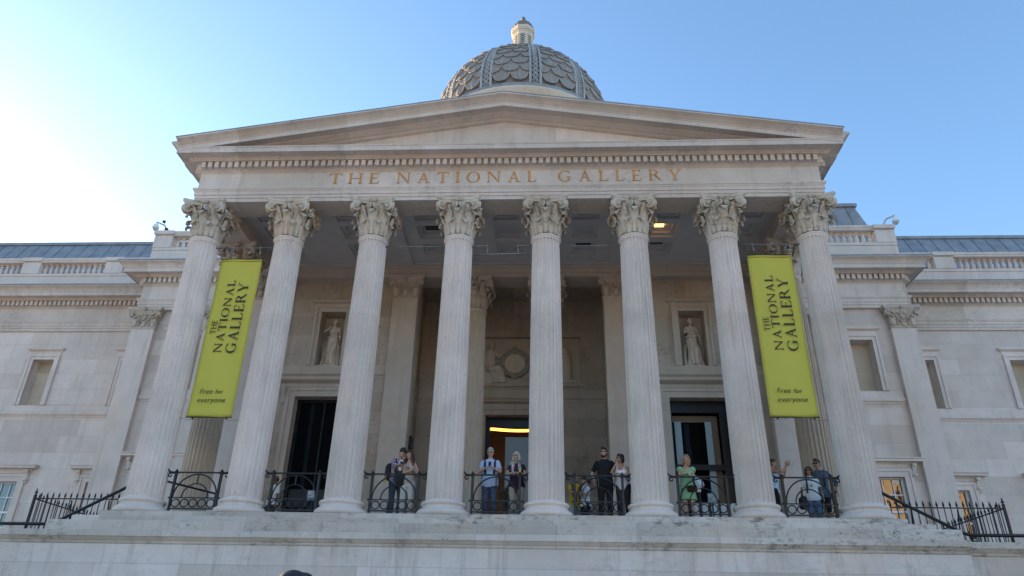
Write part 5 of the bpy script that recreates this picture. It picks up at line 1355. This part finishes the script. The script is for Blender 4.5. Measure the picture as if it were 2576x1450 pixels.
# 6, 7 pair behind the tall man
O = (2.16, 3.0, 1.86, 0, 0); W_ = lambda a, b, c: wp((2.16, 3.0, 1.86, .35, 0), a, b, c)
person('person in a mustard yellow shirt with cropped hair and beard looking at a phone', 2.16, 3.0, 1.90, yaw=.35, sex='m', head=(.1, .55, 0), arms={'R': (W_(2.22, 2.62, 1.26), (-.8, .2, .9), (.6, -.5, .2), .7), 'L': (W_(2.30, 2.65, 1.26), (.8, .2, .9), (-.4, -.6, .2), .7)}, hair=('bald', 'dark'), beard=True, top=C_yel, sleeve=.38, hem=.80, bottom=C_grey, leg_to=.42, straps=M_black, skn='tan')
held_phone(2.27, 2.55, 1.34, .35, 'black phone held by the mustard shirt man', -.6)
W_ = lambda a, b, c: wp((2.45, 2.85, 1.78, -1.15, 0), a, b, c)
person('person in white T-shirt with dark ponytail seen from the side beside the mustard shirt', 2.45, 2.85, 1.78, yaw=-1.15, sex='f', head=(-.1, .3, 0), arms={'R': (W_(2.30, 2.62, 1.27), None, (-.6, -.4, .2), .7), 'L': (W_(2.32, 2.58, 1.25), None, (-.6, -.4, .2), .7)}, hair=('tail', 'dark'), top=C_white, sleeve=.36, hem=.86, bottom=C_blk, straps=cloth('slate_webbing', (.10, .13, .17)), skn='light')
# 8 tall man in black
W_ = lambda a, b, c: wp((2.87, .50, 2.02, 0, 0), a, b, c)
person('person tall and bearded with glasses in plain black T-shirt and trousers behind the rail', 2.87, .50, 2.02, yaw=-.12, sex='m', head=(-.30, -.02, 0), fat=1.03, arms={'R': (W_(2.58, .40, 1.12), (-.8, .6, 1.0), (0, -.1, -1), .4), 'L': (W_(3.12, .55, 1.05), (.8, .6, 1.0), (0, -.1, -1), .4)}, hair=('quiff', 'dark'), glasses='clear', beard=True, top=C_blk, sleeve=.40, hem=.82, bottom=C_blk, skn='light')
# 9 woman in white camisole
W_ = lambda a, b, c: wp((3.34, .42, 1.84, -.35, 0), a, b, c)
person('person with dark bob and glasses in white strappy top, chin on hand at the rail', 3.34, .42, 1.84, yaw=-.35, sex='f', lean=.24, head=(-.75, .05, .05), arms={'R': (W_(3.13, .14, 1.50), (-.35, -.5, .9), (.05, -.10, 1), 1.0), 'L': (W_(3.20, .08, 1.23), (.8, 0, .7), (-.9, -.4, -.05), .5)}, hair=('bob', 'dark'), glasses='clear', top=C_white, sleeve=0, hem=.84, bottom=C_dkt, skn='tan')
# 10 woman in green dress
W_ = lambda a, b, c: wp((5.03, .50, 1.83, 0, 0), a, b, c)
person('person with blonde hair in a short mint green dress leaning on the rail', 5.03, .50, 1.84, yaw=-.05, sex='f', lean=.24, head=(.05, -.12, .08), arms={'R': (W_(4.99, .10, 1.40), (-.35, -.5, .9), (.12, -.05, 1), 1.1), 'L': (W_(4.99, .06, 1.22), (.8, 0, .7), (-.95, -.2, .0), .5)}, hair=('mid', 'blonde'), glasses='head', dress=C_green, shoes='white', feet=.10, skn='light',
       extras=[lambda part, T, H, w_, e: (lambda m: (m.torus(w_[1], .030, .012, 14, 6, 'z'), part('watch', m, M_phone)))(MB())])
t = thing('crossbody_bag', 'dark brown crossbody bag on the mint green dress', 'bag', (PX(5.13), 0.32, 0.871)); m = MB(); m.box(-.12, .12, -.04, .04, -.085, .085, bev=.035); m.build('pouch', cloth('brown_leather', (.035, .018, .014)), t); m = MB(); m.tube([(-.10, 0, .07), (-.25, .06, .0), (-.32, .2, -.2)], .012, 6); m.tube([(.1, 0, .06), (.02, .08, .32), (-.1, .1, .55)], .012, 6); m.build('strap', M_black, t)
# 11 woman taking a picture, mostly behind a column
W_ = lambda a, b, c: wp((7.50, .95, 1.86, 1.25, 0), a, b, c)
person('person in pale blue sleeveless top raising a phone, half hidden by the column', 7.44, .95, 1.88, yaw=1.25, sex='f', lean=.05, head=(.1, .05, 0), arms={'R': (W_(7.82, .72, 1.62), (-.6, -.4, 1.0), (.0, -.4, 1), .8), 'L': (W_(7.86, .82, 1.62), (.3, -.2, .8), (0, -.4, 1), .8)}, hair=('short', 'dark'), top=C_sky, sleeve=0, hem=.82, bottom=C_blk, skn='tan', feet=.10)
held_phone(7.88, .74, 1.72, 1.2, 'dark phone raised by the woman in pale blue', 0)
# 12, 13 couple at the right
W_ = lambda a, b, c: wp((8.60, 1.45, 1.80, 0, 0), a, b, c)
person('person in white T-shirt, sunglasses and blue jeans beside the grey blue shirt man', 8.60, 1.45, 1.80, yaw=-.25, sex='f', fat=1.08, head=(-.1, 0, 0), hair=('mid', 'brown'), glasses='sun', top=C_white, sleeve=.36, hem=.80, bottom=cloth('mid_denim', (.10, .17, .29)), skn='tan', extras=[lambda part, T, H, w_, e: (lambda m: (m.tube([T((-.06, -.09, 1.44)), T((.0, -.15, 1.22)), T((.06, -.09, 1.44))], .006, 5), m.ball(T((0, -.158, 1.19)), (.018, .012, .03), 8, 6), part('pendant', m, M_phone)))(MB()),
       lambda part, T, H, w_, e: (lambda m: (m.tube([T((-.12, -.135, 1.0)), T((-.11, -.15, 1.25)), T((-.10, -.03, 1.45)), T((-.08, .1, 1.35))], .02, 6), part('bag_strap', m, M_black)))(MB())])
t = thing('handbag', 'black handbag hanging at the white T-shirt woman by the right rail', 'bag', (PX(8.3), 1.4, 0.755)); m = MB(); m.box(-.07, .07, -.13, .13, -.17, .16, bev=.04); m.build('pouch', M_black, t); m = MB(); m.tube([(0, -.08, .15), (.01, -.05, .30), (.01, .05, .30), (0, .08, .15)], .012, 6); m.build('handle', M_black, t)
W_ = lambda a, b, c: wp((8.90, 1.55, 2.02, -.45, 0), a, b, c)
person('person in grey blue shirt and black shorts with one arm along the inner handrail', 8.90, 1.55, 2.02, yaw=-.45, sex='m', fat=1.08, head=(-.35, .05, 0), arms={'L': (W_(9.28, 1.45, 1.10), (.9, .5, 1.0), (.3, -.3, -.6), .7)}, hair=('quiff', 'dark'), glasses='sun', top=C_steel, sleeve=.80, hem=.80, bottom=C_blk, leg_to=.46, skn='tan', extras=[lambda part, T, H, w_, e: (lambda m: (m.tube([T((.12, -.14, 1.05)), T((.125, -.15, 1.25)), T((.12, -.03, 1.46)), T((.10, .12, 1.3))], .022, 6), part('bag_strap', m, M_black)))(MB())])
# 14 guard
W_ = lambda a, b, c: wp((-7.42, 3.45, 1.90, -.9, 0), a, b, c)
person('person in white short sleeved shirt, tie and yellow lanyard standing guard by the left doorway', -7.22, 3.45, 1.86, yaw=-.75, sex='m', fat=1.06, head=(-.35, 0, 0), skn='dark', hair=('bald', 'dark'), glasses='sun', top=C_white, sleeve=.38, hem=.88, bottom=C_blk, group='guards on the portico',
       extras=[lambda part, T, H, w_, e: (lambda m: (m.tube([T((0, -.11, 1.43)), T((0, -.155, 1.3)), T((0, -.155, 1.1))], [.014, .024, .034], 6, flat=.4), part('tie', m, cloth('navy_tie', (.02, .05, .09)))))(MB()),
               lambda part, T, H, w_, e: (lambda m: (m.tube([T((-.07, -.08, 1.46)), T((-.04, -.16, 1.25)), T((0, -.165, 1.12)), T((.04, -.16, 1.25)), T((.07, -.08, 1.46))], .011, 5), part('lanyard', m, M_banner)))(MB())])
# 15 head passing close to the camera
person('person with dark hair passing in the foreground, only the crown of the head in view', .02, -14.9, 1.99, yaw=2.6, sex='f', hair=('bob', 'dark'), top=C_blk, sleeve=.4, bottom=C_jeand, z=-4.75, group='passers by in the square')

t = thing('wall_box', 'small black box fixed to the left side wall of the porch recess', 'box', (-3.34, 5.25, 3.35)); m = MB(); m.box(0, .10, -.08, .08, -.22, .22, bev=.02); m.build('case', M_iron, t); m = MB(); m.box(.101, .115, -.05, .05, .02, .16); m.build('cover', M_dark, t)
# statues in the niches
def robe(mb, T):
    rings = []
    for i in range(14):
        k = i/13; zz = .03+.98*k; rx = .215-.055*k-(.03*math.sin(k*PI) if k > .2 else 0); ry = .165-.04*k
        rg = ell(Vector((.01, .0, zz)), rx, ry, None, 44)
        rings.append([Vector((p.x*(1+.055*math.sin(j*2*PI/44*9+k*2.2)*(1-.6*k)), p.y*(1+.09*math.sin(j*2*PI/44*9+k*2.2)*(1-.6*k)), p.z)) for j, p in enumerate(rg)])
    mb.loft(rings)
    mb.tube([(-.02, -.17, .05), (-.10, -.19, .35), (-.04, -.185, .65), (.10, -.14, .98)], [.04, .03, .025, .02], 8)
    mb.tube([(.08, -.17, .04), (.08, -.20, .45), (.11, -.17, .62)], [.05, .055, .05], 8)
    mb.tube([T((-.17, -.05, 1.05)), T((0, -.16, 1.02)), T((.18, -.06, 1.08)), T((.15, .1, 1.06)), T((-.14, .1, 1.05)), T((-.17, -.05, 1.05))], .035, 8)
    for dx in (-.10, -.02, .06): mb.tube([T((dx-.06, -.12, 1.38)), T((dx, -.155, 1.24)), T((dx+.05, -.14, 1.08))], .022, 6)
    for sx in (-1, 1): mb.tube([(sx*.20, .04, .80), (sx*.25, .02, .4), (sx*.27, .0, .05)], [.03, .05, .06], 8); mb.tube([(sx*.24, -.05, .20), (sx*.30, -.08, .1), (sx*.26, -.1, .03)], [.03, .04, .03], 6)
    mb.ball(T((0, .03, 1.66)), (.085, .105, .095), 12, 9); mb.ball(T((0, .12, 1.63)), (.05, .05, .05), 8, 6)
ZS = 6.06; SH_ = 1.88
person('pale stone statue of a robed woman in the left niche, hand raised to her shoulder', -6.43, 5.22, SH_, sex='f', head=(-.25, .0, 0), arms={'R': ((-.10, -.22, 1.32), (-.6, -.1, 1.0), (.4, -.1, .7), .6), 'L': ((.24, -.06, .86), (.6, .3, 1.0), (0, -.1, -1), .3)}, z=ZS, stone_mat=M_statue, name='statue', extras=[robe], shoes='bare')
person('pale stone statue of a robed woman in the right niche, arm bent across her chest', 6.43, 5.22, SH_, sex='f', head=(.15, .0, 0), arms={'R': ((-.02, -.20, 1.26), (-.6, -.1, .9), (.8, -.1, .35), .5), 'L': ((.27, -.05, .88), (.6, .3, 1.0), (.2, -.1, -1), .3)}, z=ZS, stone_mat=M_statue, name='statue', extras=[robe], shoes='bare')
for o in [o for o in C.objects if o.name.startswith('statue') and o.type == 'EMPTY']:
    m = MB(); m.box(-.36, .36, -.24, .20, -.06, .0, bev=.012); m.build('plinth', M_statue, o)

# ------------------------------------------------------------------ settle the storey heights, then bring everything to metres
def settle(z): return z-.11*min(1, max(0, z/2.6))
SKIP = ('dome', 'balustrade', 'parapet_return', 'lead_roof', 'pediment', 'porch_roof')
done = set()
def settle_part(o, skip):
    for ch in o.children:
        if any(ch.name.startswith(n) for n in skip): continue
        if ch.name.split('.')[0] in ('capital', 'base', 'baluster'):
            ch.location.z = settle(ch.location.z)
        elif ch.data and ch.data.name not in done:
            done.add(ch.data.name)
            for v in ch.data.vertices: v.co.z = settle(v.co.z)
        settle_part(ch, skip)
settle_part(B, SKIP)
def all_children(o):
    for ch in o.children:
        yield ch
        yield from all_children(ch)
MD = Matrix.Translation((-.117, YD, 23.30)) @ Matrix.Scale(1.06, 4) @ Matrix.Translation((-XD, -YD, -ZD))
for o in [dome]+list(all_children(dome)): o.data.transform(MD)
bpy.data.scenes.remove(TMP)
SK = Matrix.Scale(K, 4)
for me in bpy.data.meshes: me.transform(SK)
for o in sc.objects:
    if o.type in ('MESH', 'EMPTY'): o.location = o.location*K
